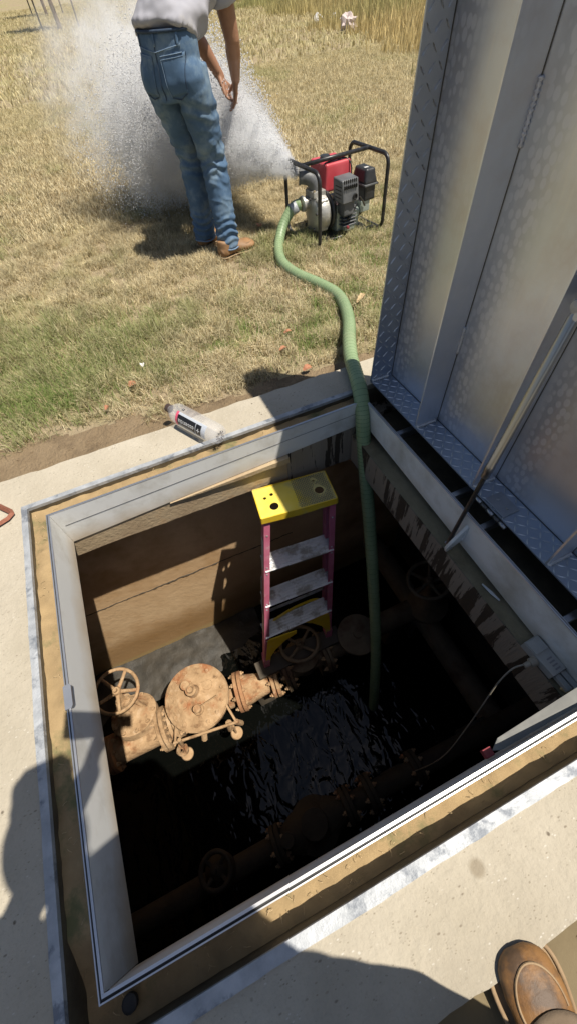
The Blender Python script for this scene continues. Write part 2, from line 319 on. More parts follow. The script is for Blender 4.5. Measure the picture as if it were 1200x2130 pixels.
# concrete apron: four slabs butted round the opening, rough outer edge
ox0, ox1, oy0, oy1 = -.095, 1.559, -1.40, .095     # outer edge of the steel angle
def rough_slab(name, edge_pts, inner_pts):
    bm = bmesh.new(); poly = [(p[0], p[1]) for p in edge_pts+inner_pts]
    top = [bm.verts.new((x, y, 0)) for x, y in poly]; bot = [bm.verts.new((x, y, -.16)) for x, y in poly]
    bm.faces.new(top)
    for i in range(len(poly)): j = (i+1) % len(poly); bm.faces.new((top[i], bot[i], bot[j], top[j]))
    return bm
def wob(p0, p1, n, amp, o):
    p0 = V(p0); p1 = V(p1); d = (p1-p0); nn = V((-d.y, d.x)).normalized()
    return [tuple(p0+d*(i/n)+nn*(amp*nz1(p0.x+d.x*i/n, p0.y+d.y*i/n, 7, o)+amp*.5*nz1(p0.x+d.x*i/n, p0.y+d.y*i/n, 28, o))) for i in range(n+1)]
AX0, AX1, AY0, AY1 = -.75, 1.86, -1.600, .268
struct(obj('concrete_apron', rough_slab('a', wob((AX1,AY1),(AX0,AY1+.012),90,.010,2), [(AX0,oy1),(AX1,oy1)]), concrete))
struct(obj('concrete_apron', rough_slab('a', wob((AX0,AY0-.005),(AX1,AY0),90,.008,5), [(AX1,oy0),(AX0,oy0)]), concrete))
struct(obj('concrete_apron', rough_slab('a', [(AX0,oy1),(AX0,oy0)], [(ox0,oy0),(ox0,oy1)]), concrete))
struct(obj('concrete_apron', rough_slab('a', [(AX1,oy0),(AX1,oy1)], [(ox1,oy1),(ox1,oy0)]), concrete))

# roof slab of the chamber under the gutter, its edge faces visible below the skirt
ix0, ix1, iy0, iy1 = 0.0, 1.369, -1.31, 0.0       # clear opening
def gut(x, y):
    if x > 1.40: return -.13
    near = max(0, min(1, (-1.2-y)/.1)); base = -.028-.062*near
    return base+.008*nz1(x,y,9,5)+.007*nz1(x,y,33,2)
# gutter floor: four strips of caked dirt
for (a,b,c,d) in ((-.078,1.40,.015,.078),(-.078,1.40,-1.388,-1.325),(-.078,-.015,-1.325,.015)):
    struct(obj('gutter_floor', grid_sheet(a,b,c,d,.012,gut), dirt, smooth=True))
struct(obj('gutter_floor', grid_sheet(1.385,1.558,-1.388,.078,.02,lambda x,y: -.12+.01*nz1(x,y,12,1)), dgalv, smooth=True))
# slab faces (real concrete blocks, rough lower arris)
def face_block(name, x0, x1, y0, y1, z0, z1, mat, zlow=None):
    bm = bmesh.new(); n = 40; long_x = (x1-x0) > (y1-y0); R = []
    for i in range(n+1):
        t = i/n; zb = (zlow(t) if zlow else z0)+.006*nz1(t*3, 0, 7, x0+y0)+.003*nz1(t, 1, 60, 3)
        if long_x: x = x0+(x1-x0)*t; R.append([bm.verts.new(p) for p in ((x,y0,z1),(x,y1,z1),(x,y1,zb),(x,y0,zb))])
        else: y = y0+(y1-y0)*t; R.append([bm.verts.new(p) for p in ((x0,y,z1),(x1,y,z1),(x1,y,zb),(x0,y,zb))])
    for A, B in zip(R, R[1:]):
        for j in range(4): bm.faces.new((A[j], A[(j+1)%4], B[(j+1)%4], B[j]))
    bm.faces.new(R[0]); bm.faces.new(R[-1][::-1]); return struct(obj(name, bm, mat))
face_block('roof_slab_edge', -.9, .975, .006, .30, -.3, -.10, slab_m, lambda t: -.262-.045*t)
face_block('roof_slab_edge', .976, 2.0, .004, .30, -.3, -.10, wetface, lambda t: -.335-.04*t)
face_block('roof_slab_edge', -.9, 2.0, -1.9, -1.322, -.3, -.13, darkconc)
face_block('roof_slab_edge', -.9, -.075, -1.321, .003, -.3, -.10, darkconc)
# hinge side ledge: pale top just under the skirt, wet stained face towards the pit
bm = bmesh.new(); box(bm, (1.316, -1.321, -.345), (2.0, .002, -.176)); struct(obj('ledge', bm, wetface))
bm = grid_sheet(1.3165, 1.60, -1.320, .001, .03, lambda x, y: -.172+.003*nz1(x,y,8,3)); struct(obj('ledge_top', bm, ledgetop, smooth=True))
# wedge added under the far skirt, shaped to form its sunlit strip
bm = bmesh.new(); T_ = []
for k in range(25):
    t = k/24; x = .42+.56*t; zt = -.180+.055*x/1.369-.004; h_ = .004+.030*t+.004*nz1(x,0,12,2); T_.append([bm.verts.new(p) for p in ((x,.006,zt),(x,-.004-.016*t,zt-.003),(x,-.004-.016*t,zt-h_),(x,.006,zt-h_-.006))])
for A, B in zip(T_, T_[1:]):
    for j in range(3): bm.faces.new((A[j], A[j+1], B[j+1], B[j]))
bm.faces.new(T_[-1])
struct(obj('sunlit_wedge_step', bm, slab_m))
# chamber
FZ = -2.25; WZ = -2.05
def quad(name, ps, mat, n=1):
    bm = bmesh.new(); bm.faces.new([bm.verts.new(p) for p in ps]); return struct(obj(name, bm, mat))
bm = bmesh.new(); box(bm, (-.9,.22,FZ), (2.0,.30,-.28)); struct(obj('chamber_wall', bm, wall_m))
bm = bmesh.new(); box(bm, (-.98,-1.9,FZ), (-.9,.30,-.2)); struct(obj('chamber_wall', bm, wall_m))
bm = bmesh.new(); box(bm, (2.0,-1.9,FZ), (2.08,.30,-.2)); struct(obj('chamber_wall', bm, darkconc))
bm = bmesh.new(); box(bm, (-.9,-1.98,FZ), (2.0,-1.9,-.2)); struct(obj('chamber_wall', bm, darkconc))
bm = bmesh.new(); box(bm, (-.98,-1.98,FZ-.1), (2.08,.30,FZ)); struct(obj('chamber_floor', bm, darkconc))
quad('water', ((-.9,-1.9,WZ),(2.0,-1.9,WZ),(2.0,.22,WZ),(-.9,.22,WZ)), water_m)
struct(obj('silt_bank', grid_sheet(-.88, .62, -.16, .219, .02, lambda x, y: WZ+.028-.16*max(0,(.02-y))-.03*max(0,x)+.030*nz1(x,y,5,2)+.012*nz1(x,y,17,5)), silt_m, smooth=True))
# ragged mortar joint along the wall
bm = bmesh.new(); pts = []
for i in range(140):
    x = -.7+i*.0125; pts.append((x, .221, -1.135-.018*(x)+.008*nz1(x,0,14,3)+.006*nz1(x,0,50,2)))
tube(bm, pts, [.0035+.005*abs(nz1(p[0],0,22,6))+(.006 if .1 < p[0] < .4 else 0)*abs(nz1(p[0],2,40,1)) for p in pts], 6)
struct(obj('mortar_joint', bm, darkconc))

# ------------------------------------------------------------------ HATCH FRAME
hf = thing('hatch_surround', 'open square steel and aluminium hatch frame set in the concrete around the dark pit', 'hatch frame')
def skirtz(x): return -.178+.055*x/1.369
def plate(ps, th, nrm):
    bm = bmesh.new(); nrm = V(nrm)*th; a = [bm.verts.new(p) for p in ps]; b = [bm.verts.new(V(p)+nrm) for p in ps]
    bm.faces.new(a); bm.faces.new(b[::-1])
    for i in range(len(ps)): j = (i+1) % len(ps); bm.faces.new((a[i], b[i], b[j], a[j]))
    return bm
obj('skirt_panel', plate(((0,0,-.182),(1.366,0,-.125),(1.366,0,.004),(0,0,.004)), .005, (0,1,0)), skirt_m, hf)
obj('skirt_panel', plate(((0,-.001,-.182),(0,-1.309,-.182),(0,-1.309,.004),(0,-.001,.004)), .005, (-1,0,0)), skirt_m, hf)
obj('skirt_panel', plate(((1.369,.005,-.118),(1.369,-1.314,-.170),(1.369,-1.314,.004),(1.369,.005,.004)), .005, (1,0,0)), skirt_m, hf)
obj('skirt_panel', plate(((.001,-1.31,-.16),(1.367,-1.31,-.16),(1.367,-1.31,.004),(.001,-1.31,.004)), .005, (0,-1,0)), skirt_m, hf)
# scribed line on the far skirt
bm = bmesh.new(); tube(bm, [(0.02,-.0005,-.075),(.7,-.0005,-.062),(1.36,-.0005,-.05)], .0012, 4); obj('skirt_seam', bm, darksteel, hf)
def rimband(o0, o1, z0, z1, mat, name):
    """square ring between offset o0 and o1 outside the skirt"""
    a = (ix0-o0, ix1+o0, iy0-o0, iy1+o0); b = (ix0-o1, ix1+o1, iy0-o1, iy1+o1)
    for lo, hi in (((b[0],a[3],z0),(b[1],b[3],z1)), ((b[0],b[2],z0),(b[1],a[2],z1)), ((b[0],a[2],z0),(a[0],a[3],z1)), ((a[1],a[2],z0),(b[1],a[3],z1))):
        obj(name, simple(box, lo, hi), mat, hf)
rimband(.0052, .0105, -.03, -.001, rubber, 'gasket')
rimband(.0107, .0135, -.05, .003, alu, 'edge_strip')
# thin white edge on the skirt's own top
for lo, hi in (((-.005,-1.315,.0042),(1.374,-1.309,.0075)), ((-.005,-.0,.0042),(1.374,.005,.0075)), ((-.005,-1.3088,.0042),(.0008,-.0002,.0075)), ((1.3685,-1.3088,.0042),(1.374,-.0002,.0075))):
    obj('top_edge', simple(box, lo, hi), alu, hf)
# galvanised angle: flat top band and a vertical leg going down into the gutter
def band(p0, p1, q0, q1, n=60):
    bm = bmesh.new(); R = []
    for i in range(n+1):
        t = i/n; a = V(p0).lerp(V(p1), t); b = V(q0).lerp(V(q1), t); k = (b-a).normalized()
        b2 = b+k*(.0025*nz1(a.x+a.y,0,9,4)+.0015*nz1(a.x+a.y,0,40,4))
        R.append((bm.verts.new((a.x,a.y,.004)), bm.verts.new((b2.x,b2.y,.004)), bm.verts.new((b2.x,b2.y,-.01)), bm.verts.new((a.x,a.y,-.01))))
    for A, B in zip(R, R[1:]):
        for j in range(4): bm.faces.new((A[j], A[(j+1)%4], B[(j+1)%4], B[j]))
    bm.faces.new(R[0][::-1]); bm.faces.new(R[-1]); return bm
obj('steel_angle', band((-.078,.078,0),(1.40,.078,0),(-.100,.100,0),(1.40,.100,0)), galv, hf)
obj('steel_angle', band((-.078,-1.388,0),(1.60,-1.388,0),(-.104,-1.416,0),(1.60,-1.412,0)), galv, hf)
obj('steel_angle', band((-.0785,-1.3878,0),(-.0785,.0778,0),(-.101,-1.4155,0),(-.101,.0995,0)), galv, hf)
for lo, hi in (((-.080,.0785,-.12),(1.60,.083,-.011)), ((-.080,-1.393,-.15),(1.60,-1.3885,-.011)), ((-.083,-1.388,-.12),(-.0788,.078,-.011)), ((1.5545,-1.388,-.15),(1.558,.078,.002))):
    obj('angle_leg', simple(box, lo, hi), dgalv, hf)
for y in (-.222, -.587, -.745, -1.112):
    obj('cross_bar', bbox((1.3832,y-.011,-.045),(1.5,y+.011,-.012), .002, 1), grey_pl if 0 else steel, hf)
bm = bmesh.new(); prism(bm, [(-.012,-.735),(.006,-.735),(.010,-.728),(.010,-.672),(.004,-.665),(-.012,-.668)], .0078, .016); obj('latch_plate', bm, alu, hf)
bm = bmesh.new(); lathe(bm, [(0,.016),(.012,.016),(.013,.012)], (.015,-1.352,-.078), (0,0,1), 14); obj('anchor_bolt', bm, rubber, hf)

# ------------------------------------------------------------------ LID (standing open, vertical)
lid = thing('open_hatch', 'large ribbed aluminium hatch lid standing open upright on its hinges beside the pit', 'hatch lid', (1.441,-.655,.03))
LX0, LX1 = 1.441, 1.548; LY0, LY1 = -1.395, .085; LZ0, LZ1 = .026, 1.50
def lobj(name, bm, mat, smooth=False):
    bm.transform(Matrix.Translation((-1.441,.655,-.03))); return obj(name, bm, mat, lid, smooth)
lobj('panel', plate([(LX1,LY0,LZ0),(LX1,.085,LZ0),(LX1,.063,LZ1),(LX1,LY0,LZ1)], .006, (1,0,0)), lid_m)
TB, TT = .085, .018     # the far lip flares: its free edge is not quite plumb
a_ = [(LX0,TB,LZ0),(LX1-.0005,.080,LZ0),(LX1-.0005,.058,LZ1),(LX0,TT,LZ1)]
bm = bmesh.new(); NG, NH = 24, 4
def lip_pt(t, u_, off): return (LX0+u_*.1062, (TB+(TT-TB)*t)*(1-u_)+(.080+(.058-.080)*t)*u_-off, LZ0+t*(LZ1-LZ0))
for off in (0, .005):
    g_ = [[bm.verts.new(lip_pt(i/NG, j/NH, off)) for j in range(NH+1)] for i in range(NG+1)]
    for i in range(NG):
        for j in range(NH): bm.faces.new((g_[i][j], g_[i+1][j], g_[i+1][j+1], g_[i][j+1]))
    if off == 0: g0_ = g_
for i in range(NG): bm.faces.new((g0_[i][0], g0_[i+1][0], g_[i+1][0], g_[i][0])); bm.faces.new((g0_[i][NH], g0_[i+1][NH], g_[i+1][NH], g_[i][NH]))
for j in range(NH): bm.faces.new((g0_[0][j], g0_[0][j+1], g_[0][j+1], g_[0][j])); bm.faces.new((g0_[NG][j], g0_[NG][j+1], g_[NG][j+1], g_[NG][j]))
lobj('side_lip', bm, plate_m)
lobj('side_lip', simple(box, (LX0,LY0,LZ0),(LX1-.0005,LY0+.005,LZ1)), plate_m)
lobj('bottom_lip', simple(box, (LX0,LY0+.0052,LZ0),(LX1-.0005,LY1-.0052,LZ0+.005)), plate_m)
lobj('top_lip', simple(box, (LX0,LY0+.0052,LZ1-.005),(LX1-.0005,.010,LZ1)), plate_m)
ribs = [-.262, -.609, -.957, -1.28]
for y in ribs:
    lobj('rib', simple(box, (LX0+.001,y-.003,LZ0+.0055),(LX1-.0008,y+.003,LZ1-.006)), lid_m)
lobj('sun_block_strip', simple(box, (1.544,LY0,.0045),(1.5565,.08,.0258)), rubber)  # added strip that stops sunlight leaking under the lid's rear edge
# sealing line of dark joint beside lips
bm = bmesh.new(); tube(bm, [(LX1-.0015,.0745,LZ0+.01),(LX1-.0015,.0525,LZ1)], .0016, 5); lobj('joint_line', bm, darksteel)
for y in ribs:
    bm = bmesh.new(); tube(bm, [(LX1-.0014,y-.0035,LZ0+.01),(LX1-.0014,y-.0035,LZ1)], .0013, 5); lobj('joint_line', bm, darksteel)
bm = bmesh.new(); tube(bm, [(LX1-.0014,LY0+.01,LZ0+.006),(LX1-.0014,LY1-.01,LZ0+.006)], .0013, 5); lobj('joint_line', bm, darksteel)
# raised lozenges of the tread plate (geometry, joined: too many to part)
def lozenge(bm, c, a, b, nrm, L=.015, W=.0028, H=.0024):
    c = V(c); a = V(a); b = V(b); nrm = V(nrm)
    p = [c+a*L, c+b*W+a*L*.3, c+b*W-a*L*.3, c-a*L, c-b*W-a*L*.3, c-b*W+a*L*.3]
    base = [bm.verts.new(q) for q in p]; t0 = bm.verts.new(c+nrm*H+a*L*.55); t1 = bm.verts.new(c+nrm*H-a*L*.55)
    for f in ((0,1,t0),(0,t0,5),(1,2,t1,t0),(2,3,t1),(3,4,t1),(4,5,t0,t1)):
        bm.faces.new([x if not isinstance(x, int) else base[x] for x in f])
def treads(o, ea, eb, na, nb, sa, sb, nrm):
    bm = bmesh.new(); o = V(o); ea = V(ea); eb = V(eb)
    for i in range(na):
        for j in range(nb):
            s = 1 if (i+j) % 2 == 0 else -1; d = (ea+eb*s).normalized(); e = (eb-ea*s).normalized()
            lozenge(bm, o+ea*sa*(i+.5)+eb*sb*(j+.5), d, e, nrm)
    return bm
bm = bmesh.new()
for i in range(42):
    for j in range(3):
        t = (i+.5)/42; u_ = (j+.5)/3; z_ = LZ0+.006+t*(LZ1-LZ0-.012); x_ = LX0+.002+u_*.102
        y_ = (TB+(TT-TB)*t)*(1-(x_-LX0)/.1065)+(.080+(.058-.080)*t)*((x_-LX0)/.1065)-.0052
        ex = V((1, ((.080+(.058-.080)*t)-(TB+(TT-TB)*t))/.1065, 0)).normalized(); ez = V((0, (TT-TB)/1.474, 1)).normalized(); nn_ = ex.cross(ez).normalized()
        if nn_.y > 0: nn_ = -nn_
        sg = 1 if (i+j) % 2 == 0 else -1
        lozenge(bm, (x_, y_, z_), (ez+ex*sg).normalized(), (ex-ez*sg).normalized(), nn_)
stuff(lobj('tread_pattern', bm, tread_m))
if 0: stuff(lobj('tread_pattern', treads((LX0+.001,TB-.0060,LZ0+.008),(0,(TT-TB)/1.474,1),(1,-.045,0),42,3,.0345,.035,(0,-1,0)), tread_m))
stuff(lobj('tread_pattern', treads((LX0,LY0+.008,LZ0+.0052),(0,1,0),(1,0,0),52,4,.028,.0265,(0,0,1)), tread_m))
def weldbead(p0, p1, r):
    p0 = V(p0); p1 = V(p1); n = max(6, int((p1-p0).length/.005)); bm = bmesh.new()
    tube(bm, [p0.lerp(p1, i/n)+V((0,0,.001*(i%2))) for i in range(n+1)], [r*(.6+.65*(i%2)) for i in range(n+1)], 8); return bm
for y in ribs[:3]:
    lobj('weld_bead', weldbead((LX0+.004,y-.006,LZ0+.009),(LX1-.012,y-.006,LZ0+.009), .0075), weld_m, True)
lobj('weld_bead', weldbead((LX0+.003,LY1-.009,LZ0+.009),(LX1-.02,LY1-.012,LZ0+.009), .0075), weld_m, True)
lobj('weld_bead', weldbead((LX1-.004,-.268,.88),(LX1-.004,-.268,1.0), .0055), weld_m, True)
lobj('weld_bead', weldbead((LX1-.004,-.268,.335),(LX1-.004,-.268,.43), .0055), weld_m, True)
lobj('weld_bead', weldbead((LX1-.004,-.615,.95),(LX1-.004,-.615,1.05), .0055), weld_m, True)
# hinges
for hy in (-.72, -1.22, -.12):
    if hy == -.12: continue
    bm = bbox((1.446,hy-.045,.0325),(1.515,hy+.045,.0375), .001, 1); bm.transform(Matrix.Translation((-1.441,.655,-.03)))
    h = obj('hinge', bm, brass if 0 else steel, lid)
    for k in range(5):
        b2 = bmesh.new(); y0 = hy-.075+k*.030; tube(b2, [(1.435,y0,.018),(1.435,y0+.027,.018)], .0075, 12); b2.transform(Matrix.Translation((-1.441,.655,-.03)))
        obj('knuckle', b2, darksteel if k % 2 else steel, h, True)
    for k in (-1, 1):
        b2 = bmesh.new(); lathe(b2, [(0,.006),(.003,.005),(.004,.002)], (1.482,hy+.022*k,.0376), (0,0,1), 10); b2.transform(Matrix.Translation((-1.441,.655,-.03))); obj('bolt', b2, steel, h)

# gas strut
st = thing('gas_strut', 'long steel gas strut propping the open lid from the pit rim', 'gas strut', (1.335,-.70,-.12))
S0 = V((1.328,-.697,-.145)); S1 = V((1.455,-.650,.70)); sd = (S1-S0); inv = Matrix.Translation((-1.335,.70,.12))
def sobj(name, bm, mat, parent=st, smooth=True):
    bm.transform(inv); return smooth_by_angle(obj(name, bm, mat, parent))
sobj('rod', simple(tube, [S0, S0+sd*.42], .0075, 14), darksteel)
bm = bmesh.new(); L = sd.length; lathe(bm, [(L*.40,.009),(L*.40,.0125),(L*.425,.0130),(L*.43,.0142),(L*.455,.0142),(L*.46,.0130),(L*.97,.0130),(L*.975,.011),(L,.009)], S0, sd, 20); sobj('cylinder', bm, steel)
bm = bmesh.new(); lathe(bm, [(-.018,.004),(-.014,.014),(0,.019),(.014,.014),(.018,.004)], S1, (1,0,0), 18); sobj('ball_joint', bm, galv)
bm = bmesh.new(); box(bm, (1.44,-.668,.675),(1.548,-.655,.73)); sobj('lid_bracket', bm, plate_m)
bm = bmesh.new(); M = Matrix.Translation((0,-.712,0)) @ Matrix.Rotation(math.radians(90),4,'X')
prism(bm, [(1.3685,-.03),(1.318,-.118),(1.305,-.142),(1.312,-.168),(1.3685,-.128)], -.006, .006, M); bev(bm,.0015,1); sobj('rim_bracket', bm, skirt_m)
bm = bmesh.new(); tube(bm, [(1.326,-.722,-.146),(1.326,-.688,-.146)], .006, 10); sobj('pivot_bolt', bm, steel)
sobj('weld_bead', weldbead((1.3665,-.7185,-.035),(1.3665,-.7185,-.12), .004), weld_m)

# ------------------------------------------------------------------ LADDER (folded, leaning on the far edge of the pit)
FL, FR = V((.525,-.425,-1.50)), V((1.005,-.425,-1.50))          # feet
TL, TR = V((.770,-.172,-.335)), V((1.114,-.222,-.335))            # tops of the front rails
lad = thing('step_ladder', 'folded magenta fibreglass stepladder with yellow cap leaning in the pit', 'ladder', (.765,-.43,-1.52))
linv = Matrix.Translation((-.765,.43,1.52))
def lo_(name, bm, mat, parent=lad, smooth=False):
    bm.transform(linv); return obj(name, bm, mat, parent, smooth)
def rail(p0, p1, inward, front, w=.030, d=.062, th=.005):
    """C channel rail from p0 to p1; inward = unit towards the other rail, front = unit out of the front"""
    bm = bmesh.new(); inward = V(inward); front = V(front)
    prof = [(0,0),(w,0),(w,-th),(th,-th),(th,-d+th),(w,-d+th),(w,-d),(0,-d)]
    a = [bm.verts.new(V(p0)+inward*x+front*y) for x, y in prof]; b = [bm.verts.new(V(p1)+inward*x+front*y) for x, y in prof]
    for i in range(8): j = (i+1) % 8; bm.faces.new((a[i], a[j], b[j], b[i]))
    bm.faces.new(a[::-1]); bm.faces.new(b); return bm
ax = (TR-TL).normalized(); up = ((TL+TR)/2-(FL+FR)/2).normalized(); fr = ax.cross(up).normalized()
if fr.y > 0: fr = -fr
lo_('front_rail', rail(FL, TL, ax, fr), fibre); lo_('front_rail', rail(FR, TR, -ax, fr), fibre)
bk = -fr*.075
lo_('rear_rail', rail(FL+bk+ax*.01+up*.03, TL+bk*.85+ax*.01, ax, fr, .022, .03), fibre); lo_('rear_rail', rail(FR+bk-ax*.01+up*.03, TR+bk*.85-ax*.01, -ax, fr, .022, .03), fibre)
for t in (.255, .50, .735):
    a = FL.lerp(TL, t)+ax*.006; b = FR.lerp(TR, t)-ax*.006; e = (b-a).normalized()
    n_ = V((0,-.22,1)).normalized(); n_ = (n_-e*n_.dot(e)).normalized(); f_ = e.cross(n_)
    if f_.y > 0: f_ = -f_
    bm = bmesh.new()
    # ridged tread cross-section extruded along e
    prof = [(.006,-.030),(.006,-.004),(.010,0)]
    for k in range(5): x0 = .002-k*.017; prof += [(x0,.0),(x0-.003,-.0025),(x0-.008,-.0025),(x0-.011,0)]
    prof += [(-.088,0),(-.088,-.028),(-.084,-.028),(-.084,-.005),(.001,-.005),(.001,-.030)]
    A = [bm.verts.new(a+f_*(x)+n_*z) for x, z in prof]; B = [bm.verts.new(b+f_*x+n_*z) for x, z in prof]
    for i in range(len(prof)): j = (i+1) % len(prof); bm.faces.new((A[i], A[j], B[j], B[i]))
    bm.faces.new(A[::-1]); bm.faces.new(B); s_ = lo_('step', bm, stepal)
    for q, sg in ((a, 1), (b, -1)):
        bm = bmesh.new(); tube(bm, [q+e*sg*.02-n_*.03-f_*.02, q+e*sg*.001-n_*.085-f_*.03], .007, 6); lo_('step_brace', bm, stepal, s_)
for P, Q, sg in ((FL, TL, 1), (FR, TR, -1)):
    for t in (.22,.26,.47,.51,.71,.75,.93):
        bm = bmesh.new(); c = P.lerp(Q, t)+fr*.001+ax*sg*.015; lathe(bm, [(0,.005),(.002,.0045),(.003,.002)], c, fr, 10); lo_('rivet', bm, stepal)
# labels on the left rail's outer face
for t0, t1 in ((.72,.90),(.27,.42)):
    bm = bmesh.new(); ps = [FL.lerp(TL,t0)-ax*.0015-fr*.012, FL.lerp(TL,t1)-ax*.0015-fr*.012, FL.lerp(TL,t1)-ax*.0015-fr*.052, FL.lerp(TL,t0)-ax*.0015-fr*.052]
    bm.faces.new([bm.verts.new(p) for p in ps]); lo_('rail_label', bm, paper)
# yellow cap with holes: grid mask top + skirt
cc = V((.950,-.118,-.288)); cx = V((.35,-.048,0)).normalized(); cy = V((-cx.y,cx.x,0)); cz = V((0,0,1))
bm = bmesh.new(); W2, D2 = .182, .090
holes = [(-.105,-.034,.021),(-.135,.024,.009),(-.100,.036,.009),(.118,-.012,.021),(.110,.050,.007)]
def cap_shape(z): return z
nx, ny = 74, 38; g = {}
for i in range(nx+1):
    for j in range(ny+1): 
        x = -W2+2*W2*i/nx; y = -D2+2*D2*j/ny; g[i,j] = (x, y)
used = {}
def vert(i, j):
    if (i,j) not in used:
        x, y = g[i,j]
        for hx, hy, hr in holes:      # snap grid verts near a hole's rim onto the rim
            d = math.hypot(x-hx, y-hy)
            if hr*.72 < d < hr+.004: x, y = hx+(x-hx)/d*hr, hy+(y-hy)/d*hr
        used[i,j] = bm.verts.new(cc+cx*x+cy*y+cz*(.0))
    return used[i,j]
for i in range(nx):
    for j in range(ny):
        x = sum(g[a][0] for a in ((i,j),(i+1,j+1)))/2; y = sum(g[a][1] for a in ((i,j),(i+1,j+1)))/2
        if any(math.hypot(x-hx, y-hy) < hr*.9 for hx, hy, hr in holes): continue
        bm.faces.new((vert(i,j), vert(i+1,j), vert(i+1,j+1), vert(i,j+1)))
bm.normal_update(); bmesh.ops.solidify(bm, geom=list(bm.faces), thickness=.004)
capyel = pmat('cap_yellow', (.86,.66,.06), (.90,.74,.16), 6, .45, bump=.1, bscale=60, world=True)
gcp = node(capyel, 'ShaderNodeNewGeometry'); scp = node(capyel, 'ShaderNodeSeparateXYZ'); capyel.node_tree.links.new(gcp.outputs['Position'], scp.inputs[0])
ncp = node(capyel, 'ShaderNodeTexNoise', i_Scale=16.0, i_Detail=7.0); capyel.node_tree.links.new(gcp.outputs['Position'], ncp.inputs['Vector'])
mixin(capyel, rng_node(capyel, math_node(capyel, 'ADD', scp.outputs[0], math_node(capyel, 'MULTIPLY', ncp.outputs[0], .22)), 1.05, 1.11, 0, .5), (.40,.38,.30))
cap = lo_('top_cap', bm, capyel)
bm = bmesh.new()
def C_(x, y, z): return cc+cx*x+cy*y+cz*z
rim_ = [(-W2,-D2),(W2,-D2),(W2,D2),(-W2,D2)]
for i in range(4):
    a, b = rim_[i], rim_[(i+1)%4]
    A = V((a[0],a[1],0)); Bv = V((b[0],b[1],0)); nn = V((Bv.y-A.y, A.x-Bv.x, 0)).normalized()*.004
    v = [bm.verts.new(C_(*p)) for p in ((a[0],a[1],.004),(b[0],b[1],.004),(b[0]*1.01,b[1]*1.02,-.032),((a[0]+b[0])/2,(a[1]+b[1])/2*1.02,-.042 if i in (0,2) else -.032),(a[0]*1.01,a[1]*1.02,-.032))]
    w_ = [bm.verts.new(q.co-(cx*nn.x+cy*nn.y)) for q in v]
    bm.faces.new(v); bm.faces.new(w_[::-1])
    for k in range(5): l2 = (k+1)%5; bm.faces.new((v[k], w_[k], w_[l2], v[l2]))
lo_('cap_skirt', bm, yellow, cap)
# diamond mesh grip and grime on the cap's right half
bm = bmesh.new()
for k in range(-9, 26):
    for s in (1,-1):
        pts = []
        for t in np.linspace(-D2*.93, D2*.93, 12):
            x = k*.012+s*t*.75+ (0 if s==1 else .0)
            if .0 < x < W2*.96 and not any(math.hypot(x-hx, t-hy) < hr+.006 for hx, hy, hr in holes): pts.append(C_(x, t, .0052))
            else:
                if len(pts) > 1: tube(bm, pts, .0009, 3)
                pts = []
        if len(pts) > 1: tube(bm, pts, .0009, 3)
stuff(lo_('grip_pattern', bm, grey_pl, cap))
bm = bmesh.new()
def arch(F0, T0, F1, T1, t0, lift, side):
    pass
# yellow foot boots with arched gusset under bottom step
for P, Q, O, sg in ((FL, TL, FR, 1), (FR, TR, FL, -1)):
    bm = bmesh.new(); e = ax*sg; pr = []
    poly = [P.lerp(Q,.0)+e*.004, P.lerp(Q,.0)+e*.034, P.lerp(Q,.07)+e*.040, P.lerp(Q,.125)+e*.070, P.lerp(Q,.18)+e*.130, P.lerp(Q,.215)+e*.200, P.lerp(Q,.235)+e*.200, P.lerp(Q,.225)+e*.02]
    a = [bm.verts.new(p+fr*.0025) for p in poly]; b = [bm.verts.new(p-fr*.006) for p in poly]
    bm.faces.new(a); bm.faces.new(b[::-1])
    for i in range(len(poly)): j = (i+1)%len(poly); bm.faces.new((a[i], b[i], b[j], a[j]))
    lo_('foot_gusset', bm, yellow)
    bm = bmesh.new(); Mx = Matrix.Translation(P); c0 = P-up*.018
    vs = []
    for dz in (0, .075):
        for px, py in ((-.004,.004),(.036,.004),(.036,-.066),(-.004,-.066)): vs.append(bm.verts.new(c0+up*dz+e*px+fr*py))
    for f in ((3,2,1,0),(4,5,6,7),(0,1,5,4),(1,2,6,5),(2,3,7,6),(3,0,4,7)): bm.faces.new([vs[i] for i in f])
    # hollow look is hidden; boot only reaches 6 cm up the rail
    lo_('foot', bm, yellow if sg == 1 and 0 else fibre)
# rear horizontal braces
for t, mt in ((.36, stepal), (.30, yellow)):
    a = FL.lerp(TL,t)+bk*1.1+ax*.02; b = FR.lerp(TR,t)+bk*1.1-ax*.02
    bm = bmesh.new(); mid = (a+b)/2
    if mt is yellow:
        pts = [a-up*.06, a+ax*.07-up*.02, mid-up*.0, b-ax*.07-up*.02, b-up*.06]
        pts = spline(pts, 5); tube(bm, pts, .0085, 6)
    else: tube(bm, [a,b], .009, 6)
    lo_('rear_brace', bm, mt)
# spreader bars folded along the side
bm = bmesh.new(); a = FL.lerp(TL,.66)-ax*.004-fr*.05; b = FL.lerp(TL,.42)-ax*.004-fr*.03
tube(bm, [a, a.lerp(b,.5)-fr*.01, b, b+up*.10-fr*.02], .0035, 6); lo_('spreader_bar', bm, stepal)
